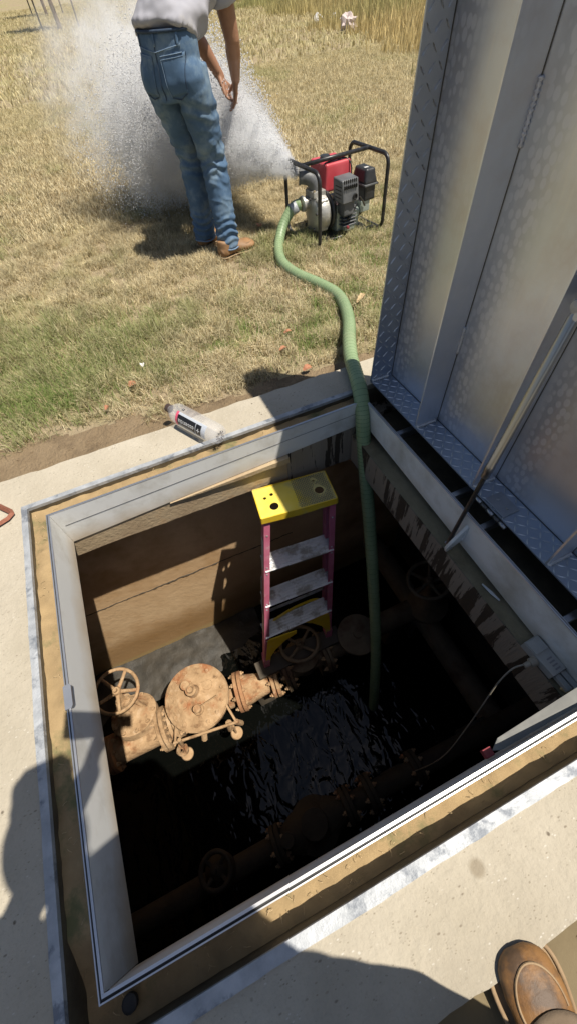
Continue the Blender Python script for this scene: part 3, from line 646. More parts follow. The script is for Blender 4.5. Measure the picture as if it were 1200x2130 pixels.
# concrete pier the ladder stands on, in the dark of the chamber
# ------------------------------------------------------------------ HOSE
hs = thing('suction_hose', 'pale green ribbed suction hose running from the pump over the rim down into the pit', 'hose', (1.43,.22,0))
hinv = Matrix.Translation((-1.43,-.22,0))
HP = spline([(1.93,1.845,.15),(1.875,1.86,.135),(1.79,1.84,.06),(1.715,1.76,-.012),(1.655,1.62,-.026),(1.625,1.47,-.028),(1.64,1.30,-.028),(1.70,1.12,-.028),(1.735,.96,-.028),(1.705,.80,-.02),(1.62,.60,.005),(1.52,.42,.032),(1.445,.27,.040),(1.40,.15,.045),(1.372,.06,.030),(1.352,-.01,-.03),(1.343,-.05,-.14),(1.335,-.12,-.35),(1.315,-.25,-.65),(1.275,-.42,-1.0),(1.22,-.62,-1.4),(1.15,-.80,-1.8),(1.12,-.90,-2.2)], 12)
bm = bmesh.new(); tube(bm, HP, .0335, 18); bm.transform(hinv); hose = obj('hose_body', bm, hose_m, hs, True)
# helical rib lines (thin rings)
bm = bmesh.new(); acc = 0
for i in range(1, len(HP)-1):
    seg = (HP[i]-HP[i-1]).length; acc += seg
    if acc > .016:
        acc = 0; t = (HP[i+1]-HP[i-1]).normalized(); u, v = frame_of(t)
        tube(bm, [HP[i]+(u*math.cos(a)+v*math.sin(a))*.0332 for a in [2*math.pi*k/16 for k in range(16)]], .0012, 4, closed=True)
bm.transform(hinv); stuff(obj('hose_ribs', bm, hoserib, hs))
bm = bmesh.new(); tube(bm, [(1.905,1.851,.145),(1.875,1.858,.132),(1.862,1.859,.126)], .0365, 18); bm.transform(hinv); cu = obj('hose_clamp', bm, galv, hs, True)
bm = bmesh.new(); lathe(bm, [(0,.031),(.03,.031),(.031,.038),(.05,.038),(.051,.030),(.075,.030)], (1.90,1.852,.143), (1,.0,.15), 18); bm.transform(hinv); smooth_by_angle(obj('coupling', bm, brass, hs))

# ------------------------------------------------------------------ PUMP
PR = math.radians(6)
pump = thing('water_pump', 'portable petrol water pump with red tank inside a black tube frame on the grass', 'pump', (1.945,1.585,G), (0,0,PR))
def po(name, bm, mat, parent=pump, smooth=False, ang=None):
    o = obj(name, bm, mat, parent, smooth)
    if ang: smooth_by_angle(o, ang)
    return o
def rrect(y0, y1, z0, z1, x, r=.06, n=6):
    pts = []
    for cy_, cz_, a0 in ((y1-r,z1-r,0),(y0+r,z1-r,90),(y0+r,z0+r,180),(y1-r,z0+r,270)):
        for k in range(n+1): a = math.radians(a0+90*k/n); pts.append((x, cy_+r*math.cos(a), cz_+r*math.sin(a)))
    return pts
FH = .43
for x in (.0, .53):
    bm = bmesh.new(); tube(bm, rrect(0,.43,.012,FH,x,.055), .0125, 12, closed=True); po('frame_loop', bm, framem, smooth=True)
bm = bmesh.new(); tube(bm, [(0,.215,FH),(.53,.215,FH)], .012, 12); po('carry_bar', bm, framem, smooth=True)
for y in (.08,.35):
    bm = bmesh.new(); tube(bm, [(0,y,.012),(.53,y,.012)], .011, 10); po('base_bar', bm, framem, smooth=True)
po('base_plate', bbox((.10,.09,.02),(.45,.34,.032),.004), framem)
# pump casing (volute) on the left
bm = bmesh.new(); lathe(bm, [(-.055,.045),(-.05,.085),(-.03,.105),(0,.112),(.035,.108),(.05,.09),(.055,.06)], (.115,.20,.155), (1,0,0), 32); cas = po('pump_casing', bm, castal, ang=40)
bm = bbox((.07,.12,.06),(.15,.28,.25),.02,3); po('casing_body', bm, castal, cas)
bm = bmesh.new(); lathe(bm, [(-.035,.030),(-.034,.044),(-.02,.046),(-.018,.034),(.02,.034),(.021,.05),(.04,.05)], (.045,.245,.215), (1,0,0), 24); po('inlet_port', bm, castal, cas, ang=40)
for a in range(5):
    an = math.radians(a*72+20); bm = bmesh.new(); lathe(bm, [(0,.009),(.01,.009),(.011,.005)], (.052,.20+.09*math.cos(an),.155+.09*math.sin(an)), (-1,0,0), 8); po('bolt', bm, darksteel, cas)
bm = bbox((.06,.165,.25),(.155,.275,.285),.006); po('outlet_flange', bm, castal, cas)
bm = bmesh.new(); tube(bm, spline([(.105,.22,.28),(.100,.222,.315),(.075,.235,.345),(.035,.255,.358),(.012,.268,.362)],4), [.042]*9+[.040]*5+[.046]*3, 18); po('outlet_elbow', bm, grey_pl, cas, ang=50)
for sy in (.175,.265):
    bm = bmesh.new(); lathe(bm, [(0,.008),(.008,.008),(.009,.004)], (.07,sy,.285), (0,0,1), 8); po('bolt', bm, brass, cas)
# backing ring + engine block
bm = bmesh.new(); lathe(bm, [(0,.115),(.012,.118),(.03,.10),(.06,.075)], (.165,.20,.155), (1,0,0), 28); po('backing_plate', bm, black_pl, ang=40)
bm = bbox((.21,.11,.035),(.40,.33,.20),.02,2); eng = po('engine_block', bm, greenal)
for k in range(6):
    bm = bbox((.23,.055,.075+k*.02),(.34,.11,.082+k*.02),.002,1); po('cooling_fin', bm, grey_pl, eng)
bm = bmesh.new(); lathe(bm, [(0,.046),(.03,.046),(.045,.036),(.05,.02)], (.335,.115,.135), (0,-1,-.1), 20); po('oil_cover', bm, greenal, eng, ang=40)
bm = bbox((.25,.06,.045),(.33,.10,.075),.006); po('drain_boss', bm, greenal, eng)
bm = bmesh.new(); lathe(bm, [(0,.010),(.012,.010),(.014,.004)], (.265,.055,.07), (0,-1,0), 10); po('red_plug', bm, redpl, eng)
# fuel tank
bm = bmesh.new(); box(bm, (.165,.185,.255),(.385,.405,.405))
for v in bm.verts:
    if v.co.z > .35: v.co.x += (.012 if v.co.x < .25 else -.012); v.co.y += (.012 if v.co.y < .3 else -.012)
bev(bm, .022, 4); tank = po('fuel_tank', bm, redpaint, smooth=True)
bm = bmesh.new(); lathe(bm, [(0,.030),(.010,.030),(.011,.034),(.026,.033),(.030,.028)], (.225,.285,.403), (0,0,1), 22); po('fuel_cap', bm, black_pl, tank, ang=40)
bm = bmesh.new(); tube(bm, spline([(.185,.225,.406),(.26,.235,.411),(.31,.235,.411),(.35,.21,.406),(.368,.182,.37),(.366,.178,.30)],5), .0042, 8); po('tank_strap', bm, black_pl, tank, True)
bm = bmesh.new(); tube(bm, spline([(.30,.235,.412),(.33,.28,.412),(.36,.30,.406)],4), .0042, 8); po('fuel_line', bm, black_pl, tank, True)
bm = bmesh.new(); lathe(bm, [(0,.012),(.012,.011),(.014,.006)], (.305,.235,.406), (0,0,1), 12); po('strap_knob', bm, black_pl, tank)
bm = bmesh.new(); ps = [(.235,.33,.4065),(.30,.33,.4065),(.305,.375,.4055),(.24,.378,.4055)]; bm.faces.new([bm.verts.new(p) for p in ps]); po('tank_label', bm, white_m, tank)
# muffler shroud with slots
bm = bmesh.new(); box(bm, (.19,.012,.225),(.32,.135,.355))
for v in bm.verts:
    if v.co.z > .33 and v.co.y < .05: v.co.y += .018; v.co.z -= .006
bev(bm, .013, 3); muf = po('muffler_shroud', bm, grey_pl, smooth=False, ang=40)
for i in range(7):
    for j in range(2):
        bm = bbox((.2555-.052+i*.0152,.0235-j*.0115+.0,.330-j*.028),(.2555-.052+i*.0152+.0075,.031,.330-j*.028+.020),.002,1); po('vent_slot', bm, rubber, muf)
for j in range(4):
    bm = bbox((.1885,.035,.250+j*.02),(.192,.105,.257+j*.02),.001,1); po('vent_slot', bm, rubber, muf)
bm = bmesh.new(); lathe(bm, [(0,.018),(.006,.018),(.007,.014),(.001,.013)], (.285,.013,.255), (0,-1,0), 18); po('exhaust_port', bm, rubber, muf)
bm = bbox((.215,.03,.15),(.30,.11,.227),.008); po('muffler_body', bm, grey_pl, muf)
# air cleaner
bm = bmesh.new(); box(bm, (.395,.05,.19),(.485,.20,.285)); bev(bm, .018, 3); acl = po('air_cleaner', bm, black_pl, ang=40)
bm = bmesh.new(); box(bm, (.388,.042,.282),(.492,.208,.365))
for v in bm.verts:
    if v.co.z > .32: v.co.x += (.015 if v.co.x < .44 else -.015); v.co.y += (.02 if v.co.y < .1 else -.02)
bev(bm, .024, 4); po('cleaner_cover', bm, black_pl, acl, smooth=True)
bm = bbox((.384,.038,.276),(.496,.212,.286),.004); po('cover_rim', bm, grey_pl, acl)
bm = bmesh.new(); ps = [(.415,.09,.3655),(.445,.09,.3655),(.445,.11,.3655),(.415,.11,.3655)]; bm.faces.new([bm.verts.new(p) for p in ps]); po('cleaner_label', bm, paper, acl)
bm = bbox((.375,.06,.13),(.45,.17,.195),.006); po('carburettor', bm, greenal)
bm = bmesh.new(); tube(bm, [(.345,.04,.235),(.375,.045,.205),(.40,.05,.17)], .006, 8); po('control_lever', bm, darksteel)
bm = bmesh.new(); lathe(bm, [(0,.085),(.02,.10),(.05,.10),(.065,.08),(.07,.04)], (.40,.22,.155), (1,0,0), 26); po('recoil_starter', bm, black_pl, ang=40)
bm = bmesh.new(); tube(bm, spline([(.33,.06,.24),(.31,.03,.19),(.27,.045,.13),(.24,.07,.10)],4), .004, 6); po('spark_lead', bm, rubber, smooth=True)

# ------------------------------------------------------------------ CHAMBER PIPEWORK
AZ = -1.67; AY = -.465
ra = thing('pipe_run', 'silt covered valve and meter run along the pit floor, its left end in sunlight', 'pipework', (0,AY,AZ))
rinv = Matrix.Translation((0,-AY,-AZ))
def ro(name, bm, mat=iron, parent=ra, ang=45, T=rinv):
    bm.transform(T); o = obj(name, bm, mat, parent); smooth_by_angle(o, ang); return o
_bolt = bmesh.new(); lathe(_bolt, [(0,.014),(.013,.013),(.014,.006),(.024,.006)], (0,0,0), (0,0,1), 6); boltme = D.meshes.new('bolt'); _bolt.to_mesh(boltme); _bolt.free(); boltme.materials.append(iron)
def bolts(center, axis, radius, n, parent, T, ph=0, scale=1):
    axis = V(axis).normalized(); u, v = frame_of(axis); q = axis.to_track_quat('Z','Y')
    for k in range(n):
        a = 2*math.pi*k/n+ph; p = V(center)+(u*math.cos(a)+v*math.sin(a))*radius
        o = D.objects.new('bolt', boltme); COL.objects.link(o); o.parent = parent; o.location = T @ p; o.rotation_mode = 'QUATERNION'; o.rotation_quaternion = q; o.scale = (scale,)*3
def flangepair(x, r, y=AY, z=AZ, th=.024, parent=None, mat=iron, T=rinv, name='flange', n=8, ay=0):
    d = V((1, ay, 0)).normalized()
    bm = bmesh.new(); lathe(bm, [(-th-.004,r*.9),(-th,r),(-.004,r),(-.003,r-.018),(.003,r-.018),(.004,r),(th,r),(th+.004,r*.9)], (x,y,z), d, 30)
    f = ro(name, bm, mat, parent or ra, T=T)
    bolts(V((x,y,z))+d*(th+.003), d, r*.84, n, f, T, .2); bolts(V((x,y,z))-d*(th+.003), -d, r*.84, n, f, T, .2)
    return f
def wheel(parent, c, axis, r, T=rinv, spokes=5, mat=iron, rr=.012, name='handwheel'):
    c = V(c); axis = V(axis).normalized(); u, v = frame_of(axis)
    bm = bmesh.new(); tube(bm, [c+(u*math.cos(a)+v*math.sin(a))*r for a in [2*math.pi*k/36 for k in range(36)]], rr, 10, closed=True)
    h = ro(name, bm, mat, parent, T=T)
    for k in range(spokes):
        a = 2*math.pi*k/spokes+.6; e = u*math.cos(a)+v*math.sin(a)
        bm = bmesh.new(); tube(bm, [c-axis*.02+e*.015, c-axis*.012+e*r*.6, c+e*(r-.004)], [.013,.0105,.0095], 8)
        if parent is ra: ro('spoke', bm, mat, h, T=T)
        else: ro('spoke', bm, mat, parent, T=T)
    bm = bmesh.new(); lathe(bm, [(-.035,.026),(.0,.026),(.012,.020),(.014,.012),(.035,.011),(.036,.004)], c, axis, 14)
    ro('wheel_hub', bm, mat, h if parent is ra else parent, T=T)
    return h
# main pipe and gate valve
for x0, x1, r, mt_ in ((-.9,-.50,.075,iron),(-.24,-.13,.075,iron),(.22,.30,.07,iron),(.60,1.98,.075,iron_shade)):
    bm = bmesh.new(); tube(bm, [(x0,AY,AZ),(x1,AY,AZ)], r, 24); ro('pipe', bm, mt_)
Vv = V((-.345,-.365,-1.665)); Wv = V((-.332,-.238,-1.30)); sa = (Wv-Vv).normalized()
bm = bmesh.new(); lathe(bm, [(-.14,.05),(-.13,.085),(-.05,.11),(.03,.11),(.06,.10),(.062,.142),(.09,.142),(.093,.142),(.116,.142),(.12,.132),(.13,.10),(.17,.07),(.20,.042),(.26,.034),(.262,.045),(.285,.045),(.287,.02),((Wv-Vv).length,.014)], Vv, sa, 34); gv = ro('gate_valve', bm)
bolts(Vv+sa*.12, sa, .124, 10, gv, rinv, .1)
for s in (-1,1):
    bm = bmesh.new(); u, v = frame_of(sa); tube(bm, [Vv+sa*.12+V((1,0,0))*s*.085, Vv+sa*.2+V((1,0,0))*s*.06, Vv+sa*.30+V((1,0,0))*s*.025], .014, 6); ro('yoke_rib', bm, iron, gv)
wheel(ra, Wv, (.12,-.08,1), .125, spokes=5, rr=.0105)
bm = bmesh.new(); tube(bm, [(-.52,AY,AZ),(-.20,AY,AZ)], .078, 24); ro('valve_body', bm)
if 0:
  bm = bmesh.new(); tube(bm, spline([(-.50,-.60,-1.73),(-.44,-.56,-1.66),(-.36,-.575,-1.63),(-.28,-.55,-1.68),(-.24,-.56,-1.74)],4), .028, 8); ro('body_rib', bm, rustiron)
flangepair(-.54,.115, mat=rustiron); flangepair(-.205,.135, z=AZ+.01)
# meter / check valve with big round bolted cover
cv = V((.075,-.435,-1.44)); cvn = V((-.02,-.10,1)).normalized()
bm = bmesh.new(); lathe(bm, [(-.30,.11),(-.22,.15),(-.06,.165),(-.035,.17),(-.034,.196),(-.004,.196),(0,.190),(.0,.135),(.004,.128),(.010,.05)], cv, cvn, 48); mt = ro('meter_body', bm)
bm = bmesh.new(); lathe(bm, [(.0,.192),(.012,.192),(.016,.186),(.016,.132),(.020,.126),(.024,.11),(.026,.02)], cv, cvn, 48); cov = ro('cover_plate', bm)
bolts(cv+cvn*.014, cvn, .160, 14, cov, rinv, .15, .85)
u, v = frame_of(cvn)
def oncov(dx, dy, h=.024): # dx to the right, dy away
    return cv+V((dx,dy,0))+cvn*h - V((0,0,1))*(V((dx,dy,0)).dot(cvn)/cvn.z)
for (dx, dy, prof) in ((-.03,.075,[(0,.035),(.01,.033),(.012,.022),(.05,.021),(.052,.028),(.062,.027),(.064,.012)]),
                       (-.005,.035,[(0,.04),(.012,.036),(.05,.03),(.052,.034),(.066,.033),(.07,.02),(.09,.016)]),
                       (-.085,-.01,[(0,.030),(.008,.029),(.010,.02)]),
                       (.085,.035,[(0,.032),(.006,.030),(.008,.02)]),
                       (-.005,-.075,[(0,.034),(.012,.030),(.014,.020),(.045,.018),(.047,.024),(.058,.022)])):
    bm = bmesh.new(); lathe(bm, prof, oncov(dx,dy), cvn, 20); ro('cover_boss', bm, iron, cov)
bm = bmesh.new(); tube(bm, [oncov(.005,-.07,.06), oncov(.13,-.055,.065)], .004, 6); ro('tie_rod', bm, iron, cov)
flangepair(-.13,.125, z=AZ+.02)
flangepair(.315,.128, z=AZ+.02, mat=rustiron, ay=-.12); bm = bmesh.new(); lathe(bm, [(0,.10),(.03,.095),(.15,.068),(.17,.068)], (.34,AY-.005,AZ+.02), (1,-.12,0), 26); ro('reducer', bm)
flangepair(.545,.105, y=-.50, z=AZ+.02, ay=-.12, n=6)
# bypass linkage on the near side with hanging weights
bm = bmesh.new(); tube(bm, [(-.135,-.605,-1.50),(.255,-.66,-1.49)], .009, 8); lk = ro('linkage_rod', bm)
for a, b, r in (((.215,-.50,-1.43),(.245,-.655,-1.49),.008), ((.245,-.655,-1.49),(.262,-.655,-1.60),.016), ((-.125,-.60,-1.50),(-.10,-.52,-1.50),.008), ((-.09,-.61,-1.46),(-.11,-.63,-1.60),.012), ((.05,-.62,-1.50),(.03,-.65,-1.56),.018), ((.20,-.64,-1.50),(.19,-.66,-1.58),.02)):
    bm = bmesh.new(); tube(bm, [a,b], r, 8); ro('linkage_arm', bm, iron, lk)
for c in ((-.120,-.655,-1.70),(.205,-.68,-1.68)):
    bm = bmesh.new(); lathe(bm, [(-.022,.034),(-.018,.038),(.018,.038),(.022,.034)], c, (.25,-.1,1), 22); ro('weight', bm, iron, lk)
    bm = bmesh.new(); tube(bm, [V(c)+V((0,0,.02)), V(c)+V((.01,.02,.13))], .007, 6); ro('weight_stem', bm, iron, lk)
bm = bmesh.new(); tube(bm, spline([(-.115,-.62,-1.56),(-.145,-.64,-1.60),(-.13,-.66,-1.64),(-.10,-.65,-1.62),(-.095,-.63,-1.58)],4), .014, 8); ro('hook', bm, iron, lk)
# continuation in the dark: handwheel behind the ladder, flanged valve
flangepair(.64,.14, mat=iron_shade); flangepair(.93,.14, mat=iron_shade)
bm = bmesh.new(); lathe(bm, [(-.1,.08),(0,.10),(.05,.12),(.07,.12),(.09,.06),(.14,.03)], (.775,AY+.02,AZ), (0,.15,1), 26); g2 = ro('gate_valve', bm, iron_shade)
wheel(g2, (.785,-.40,-1.47), (0,.25,1), .125, spokes=4, mat=iron_shade)
bm = bmesh.new(); lathe(bm, [(-.25,.08),(-.03,.12),(-.028,.135),(.0,.135),(.004,.03),(.02,.028)], (1.165,-.50,-1.50), (0,-.1,1), 30); ro('meter_body', bm, iron_shade)
for x in (.95, .45, -.02, 1.5):
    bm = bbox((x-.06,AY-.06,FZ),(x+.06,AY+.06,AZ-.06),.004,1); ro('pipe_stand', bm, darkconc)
# pier for the ladder feet: two steel props on the floor
pl = thing('steel_prop_rail', 'dark steel rail under the ladder feet in the pit', 'rail', (.765,-.44,-2.2))
for x in (.535,.985):
    bm = bbox((x-.03-.765,-.03,FZ+2.2),(x+.03-.765,.03,-1.555+2.2),.003,1); obj('post', bm, darkconc, pl)
bm = bbox((-.30,-.045,-1.553+2.2),(.30,.065,-1.520+2.2),.003,1); obj('rail', bm, darkconc, pl)
# valve C behind, right
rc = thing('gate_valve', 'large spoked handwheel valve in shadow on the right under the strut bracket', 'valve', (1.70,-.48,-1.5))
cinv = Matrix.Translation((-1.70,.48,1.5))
def rco(name, bm, mat=iron_shade, parent=rc): return ro(name, bm, mat, parent, T=cinv)
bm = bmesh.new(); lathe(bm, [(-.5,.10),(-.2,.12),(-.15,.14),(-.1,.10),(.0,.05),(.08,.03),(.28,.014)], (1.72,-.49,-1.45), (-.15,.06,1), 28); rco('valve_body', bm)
wheel(rc, (1.675,-.47,-1.20), (-.15,.06,1), .128, T=cinv, spokes=5, mat=iron_shade)
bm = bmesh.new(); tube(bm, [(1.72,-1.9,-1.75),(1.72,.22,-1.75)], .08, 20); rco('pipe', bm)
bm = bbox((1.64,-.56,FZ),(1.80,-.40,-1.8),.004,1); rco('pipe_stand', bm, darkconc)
# run B near side
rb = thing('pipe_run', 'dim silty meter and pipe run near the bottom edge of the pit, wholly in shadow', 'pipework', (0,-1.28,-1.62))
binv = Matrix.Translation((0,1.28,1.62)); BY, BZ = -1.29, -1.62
iron_deep_shade = pmat('deep_shaded_iron', (.06,.042,.024), (.09,.065,.038), 9, .8, bump=.8, bscale=60, world=True, bdist=.006)  # darkest iron copy, the shadow over this run painted into the base colour
def rbo(name, bm, mat=iron_deep_shade): return ro(name, bm, mat, rb, T=binv)
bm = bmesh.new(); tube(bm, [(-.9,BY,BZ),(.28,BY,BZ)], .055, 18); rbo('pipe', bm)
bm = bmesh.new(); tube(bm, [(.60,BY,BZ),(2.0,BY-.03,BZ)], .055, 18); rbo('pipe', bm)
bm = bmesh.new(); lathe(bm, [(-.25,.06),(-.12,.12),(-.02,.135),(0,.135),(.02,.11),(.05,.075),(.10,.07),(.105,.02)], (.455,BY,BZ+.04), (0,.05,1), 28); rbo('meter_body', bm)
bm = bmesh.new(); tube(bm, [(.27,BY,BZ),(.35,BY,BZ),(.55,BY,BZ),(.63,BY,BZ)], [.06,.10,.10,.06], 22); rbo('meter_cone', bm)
for x, r in ((.24,.095),(.66,.095),(.80,.10),(1.10,.09)): flangepair(x, r, BY, BZ, parent=rb, T=binv, n=6, mat=iron_deep_shade)
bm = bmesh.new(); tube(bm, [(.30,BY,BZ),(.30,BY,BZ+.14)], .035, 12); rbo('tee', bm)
wheel(rb, (-.07,-1.25,-1.44), (0,.1,1), .075, T=binv, spokes=4, mat=iron_deep_shade)
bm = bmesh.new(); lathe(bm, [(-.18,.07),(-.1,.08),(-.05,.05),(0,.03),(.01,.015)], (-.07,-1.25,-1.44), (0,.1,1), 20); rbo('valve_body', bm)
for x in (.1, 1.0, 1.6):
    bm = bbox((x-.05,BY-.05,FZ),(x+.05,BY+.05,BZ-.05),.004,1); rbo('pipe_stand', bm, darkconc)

# ------------------------------------------------------------------ small things round the pit
# sensor box on the ledge
sb = thing('junction_box', 'pale grey plastic limit switch box on the ledge under the skirt', 'junction box', (1.345,-1.165,-.168), (0,0,math.radians(3)))
obj('housing', bbox((-.032,-.055,0),(.022,.062,.034),.004), boxm, sb); obj('lid_plate', bbox((-.030,.015,.0345),(.020,.058,.039),.002), boxm, sb)
obj('arm', bbox((-.022,-.105,.006),(-.004,-.0555,.024),.003), boxm, sb); obj('arm', bbox((.0,-.120,.006),(.018,-.0555,.026),.003), boxm, sb)
for k in range(4): obj('print_mark', bbox((-.012,-.045+k*.011,.0342),(.008,-.040+k*.011,.0349),.0001,1), textg, sb)
bm = bmesh.new(); lathe(bm, [(0,.014),(.02,.014),(.022,.009),(.04,.008)], (-.030,.005,.014), (-1,.1,-.25), 14); obj('cable_gland', bm, cablem, sb)
bm = bmesh.new(); tube(bm, spline([(1.285,-1.158,-.165),(1.25,-1.15,-.19),(1.21,-1.165,-.27),(1.175,-1.20,-.42),(1.14,-1.24,-.62),(1.10,-1.28,-.85),(1.08,-1.30,-1.2),(1.07,-1.31,-2.1)],8), .0028, 8)
tag(obj('cable', bm, cablem, smooth=True), 'thin pale cable drooping from the grey box down into the dark pit', 'cable')
bm = bbox((-.014,-.014,0),(.014,.014,.012),.0015,1); o = obj('sun_patch_block', bm, sunpatch_m); o.location = (1.343,-1.262,-.170); o.rotation_euler = (0,0,.5); tag(o, 'small square tan block standing in for a sun patch on the ledge near the grey box', 'sun patch')  # stands in for a patch of sunlight on the ledge, coloured bright tan
bm = bmesh.new(); pts = [(1.345,-.88,-.166),(1.350,-.92,-.164),(1.357,-.955,-.166)]; tube(bm, pts, [.003,.006,.003], 6)
tag(obj('debris_strip', bm, paper), 'short pale strip of debris stuck on the ledge below the skirt', 'debris')
# grey bar inside the near rim with red end
gb = thing('flat_bar', 'grey tapered metal bar lying just inside the near rim, with a dull red end', 'metal bar', (1.2,-1.285,-.05))
bm = plate(((1.36-1.2,-.018,.020),(1.02-1.2,-.018,-.018),(1.00-1.2,-.010,-.026),(1.03-1.2,.008,-.022),(1.36-1.2,.020,.010)), .006, (0,0,1)); obj('bar', bm, pmat('grey_painted_bar', (.20,.20,.19), (.27,.27,.25), 12, .6), gb)
bm = bbox((.975-1.2,-.020,-.040),(1.0-1.2,.002,-.018),.003); obj('red_end', bm, redpl, gb)
# rusty steel handle at the left edge
rh = thing('bent_steel_bar', 'bent rust red flat steel handle lying on the concrete at the left', 'handle', (-.16,.10,0))
bm = bmesh.new(); tube(bm, [(-.055,.085,.012),(.025,-.012,.012),(.030,-.028,.012),(.015,-.044,.012),(-.05,-.068,.012)], .010, 4); obj('bent_bar', bm, rust, rh)
bm = bbox((-.075,-.08,.0045),(-.045,-.055,.018),.002); obj('end_tab', bm, rust, rh)

# bottle
bt = thing('water_bottle', 'clear empty plastic water bottle with black and pink label lying on the concrete', 'bottle', (.572,.325,.046))
bd = (V((.718,.052,.046))-V((.572,.325,.046))); bq = bd.to_track_quat('Z', 'Y'); bt.rotation_mode = 'QUATERNION'; bt.rotation_quaternion = bq
BL = bd.length; Rb = .0445
prof = [(0,.0165),(.006,.0165),(.012,.019),(.022,.029),(.040,.040),(.060,Rb),(.068,Rb-.001),(.080,Rb-.001),(.082,Rb),(BL-.035,Rb),(BL-.02,Rb-.001),(BL-.008,Rb-.006),(BL,Rb-.014),(BL-.006,.012),(BL-.007,.001)]
bm = bmesh.new(); lathe(bm, prof, (0,0,0), (0,0,1), 36); bot = obj('bottle_body', bm, petm, bt, True)
bm = bmesh.new(); lathe(bm, [(p[0]+.0008 if i == 0 else p[0], max(p[1]-.0012,.0005)) for i, p in enumerate(prof[:-2])], (0,0,0), (0,0,1), 36)
bmesh.ops.reverse_faces(bm, faces=bm.faces)
bm.free()
bm = bmesh.new(); lathe(bm, [(-.018,.016),(-.016,.0185),(.002,.0185),(.003,.016)], (0,0,0), (0,0,1), 26); smooth_by_angle(obj('cap', bm, capm, bt))
for k in range(10):
    a = 2*math.pi*k/10; bm = bmesh.new(); tube(bm, [(.010*math.cos(a),.010*math.sin(a),BL-.004),(.024*math.cos(a),.024*math.sin(a),BL-.002)], .0022, 6); obj('base_rib', bm, textg, bt)
# label wraps the cylinder; angle phi0 faces the viewer
tocam = bq.inverted() @ (CAM-V((.65,.19,.046))).normalized(); phi0 = math.atan2(tocam.y, tocam.x)
def patch(z0, z1, a0, a1, r, mat, name, parent):
    bm = bmesh.new(); n = 14; R = []
    for i in range(n+1):
        a = phi0+a0+(a1-a0)*i/n; R.append((bm.verts.new((r*math.cos(a), r*math.sin(a), z0)), bm.verts.new((r*math.cos(a), r*math.sin(a), z1))))
    for A, B in zip(R, R[1:]): bm.faces.new((A[0], B[0], B[1], A[1]))
    return obj(name, bm, mat, parent, True)
# which way is 'down the picture' round the bottle: sign chosen so that + goes towards the pit rim / lower left
sgn = -1 if (bq @ V((-math.sin(phi0), math.cos(phi0), 0))).x > 0 else 1
def pa(z0, z1, d0, d1, r, mat, name): return patch(z0, z1, sgn*math.radians(d0), sgn*math.radians(d1), r, mat, name, bt)
lb = pa(.085, .262, -12, 75, Rb+.0004, labelclear, 'label_band')
pa(.085, .098, -12, 75, Rb+.0007, labelpink, 'label_pink_stripe')
pa(.098, .205, 2, 62, Rb+.0010, labelblack, 'label_black_panel')
pa(.208, .238, 2, 62, Rb+.0010, labelblack, 'label_black_panel')
pa(.085, .262, -75, -60, Rb+.0004, textg, 'label_fine_print') if 0 else None
def wraptext(body, size, zc, dc, r, mat, name, flip=1):
    cu = D.curves.new('t', 'FONT'); cu.body = body; cu.size = size; cu.align_x = 'CENTER'; cu.align_y = 'CENTER'; cu.resolution_u = 3
    to = D.objects.new('t', cu); COL.objects.link(to); dg = bpy.context.evaluated_depsgraph_get(); dg.update()
    me = D.meshes.new_from_object(to.evaluated_get(dg)); D.objects.remove(to)
    bm = bmesh.new(); bm.from_mesh(me); bmesh.ops.triangulate(bm, faces=bm.faces)
    for v in bm.verts:
        x, y = v.co.x*flip, v.co.y*flip
        # text runs along the bottle; x grows towards -z (towards the cap) so that it reads upside down in the picture
        a = phi0+sgn*(math.radians(dc)+ (y/r)); v.co = V((r*math.cos(a), r*math.sin(a), zc-x))
    me.clear_geometry(); bm.to_mesh(me); bm.free(); me.materials.clear(); me.materials.append(mat); o = D.objects.new(name, me); COL.objects.link(o); o.parent = bt; return o
wraptext('essentia', .030, .151, 36, Rb+.0016, textw, 'brand_lettering')
wraptext('+', .040, .223, 32, Rb+.0016, textw, 'plus_mark')
pa(.112, .192, 53, 55, Rb+.0016, textw, 'print_line')
pa(.100, .112, -38, -24, Rb+.0006, labelblack, 'small_badge'); wraptext('+', .013, .106, -31, Rb+.0012, textw, 'badge_mark')
for k in range(7): pa(.120+(k%2)*.004, .150-(k%3)*.003, -52+k*5, -50.5+k*5, Rb+.0006, textg, 'fine_print')
for k in range(8): pa(.160+(k%2)*.003, .235-(k%3)*.006, -56+k*5, -55+k*5, Rb+.0006, textg, 'fine_print')

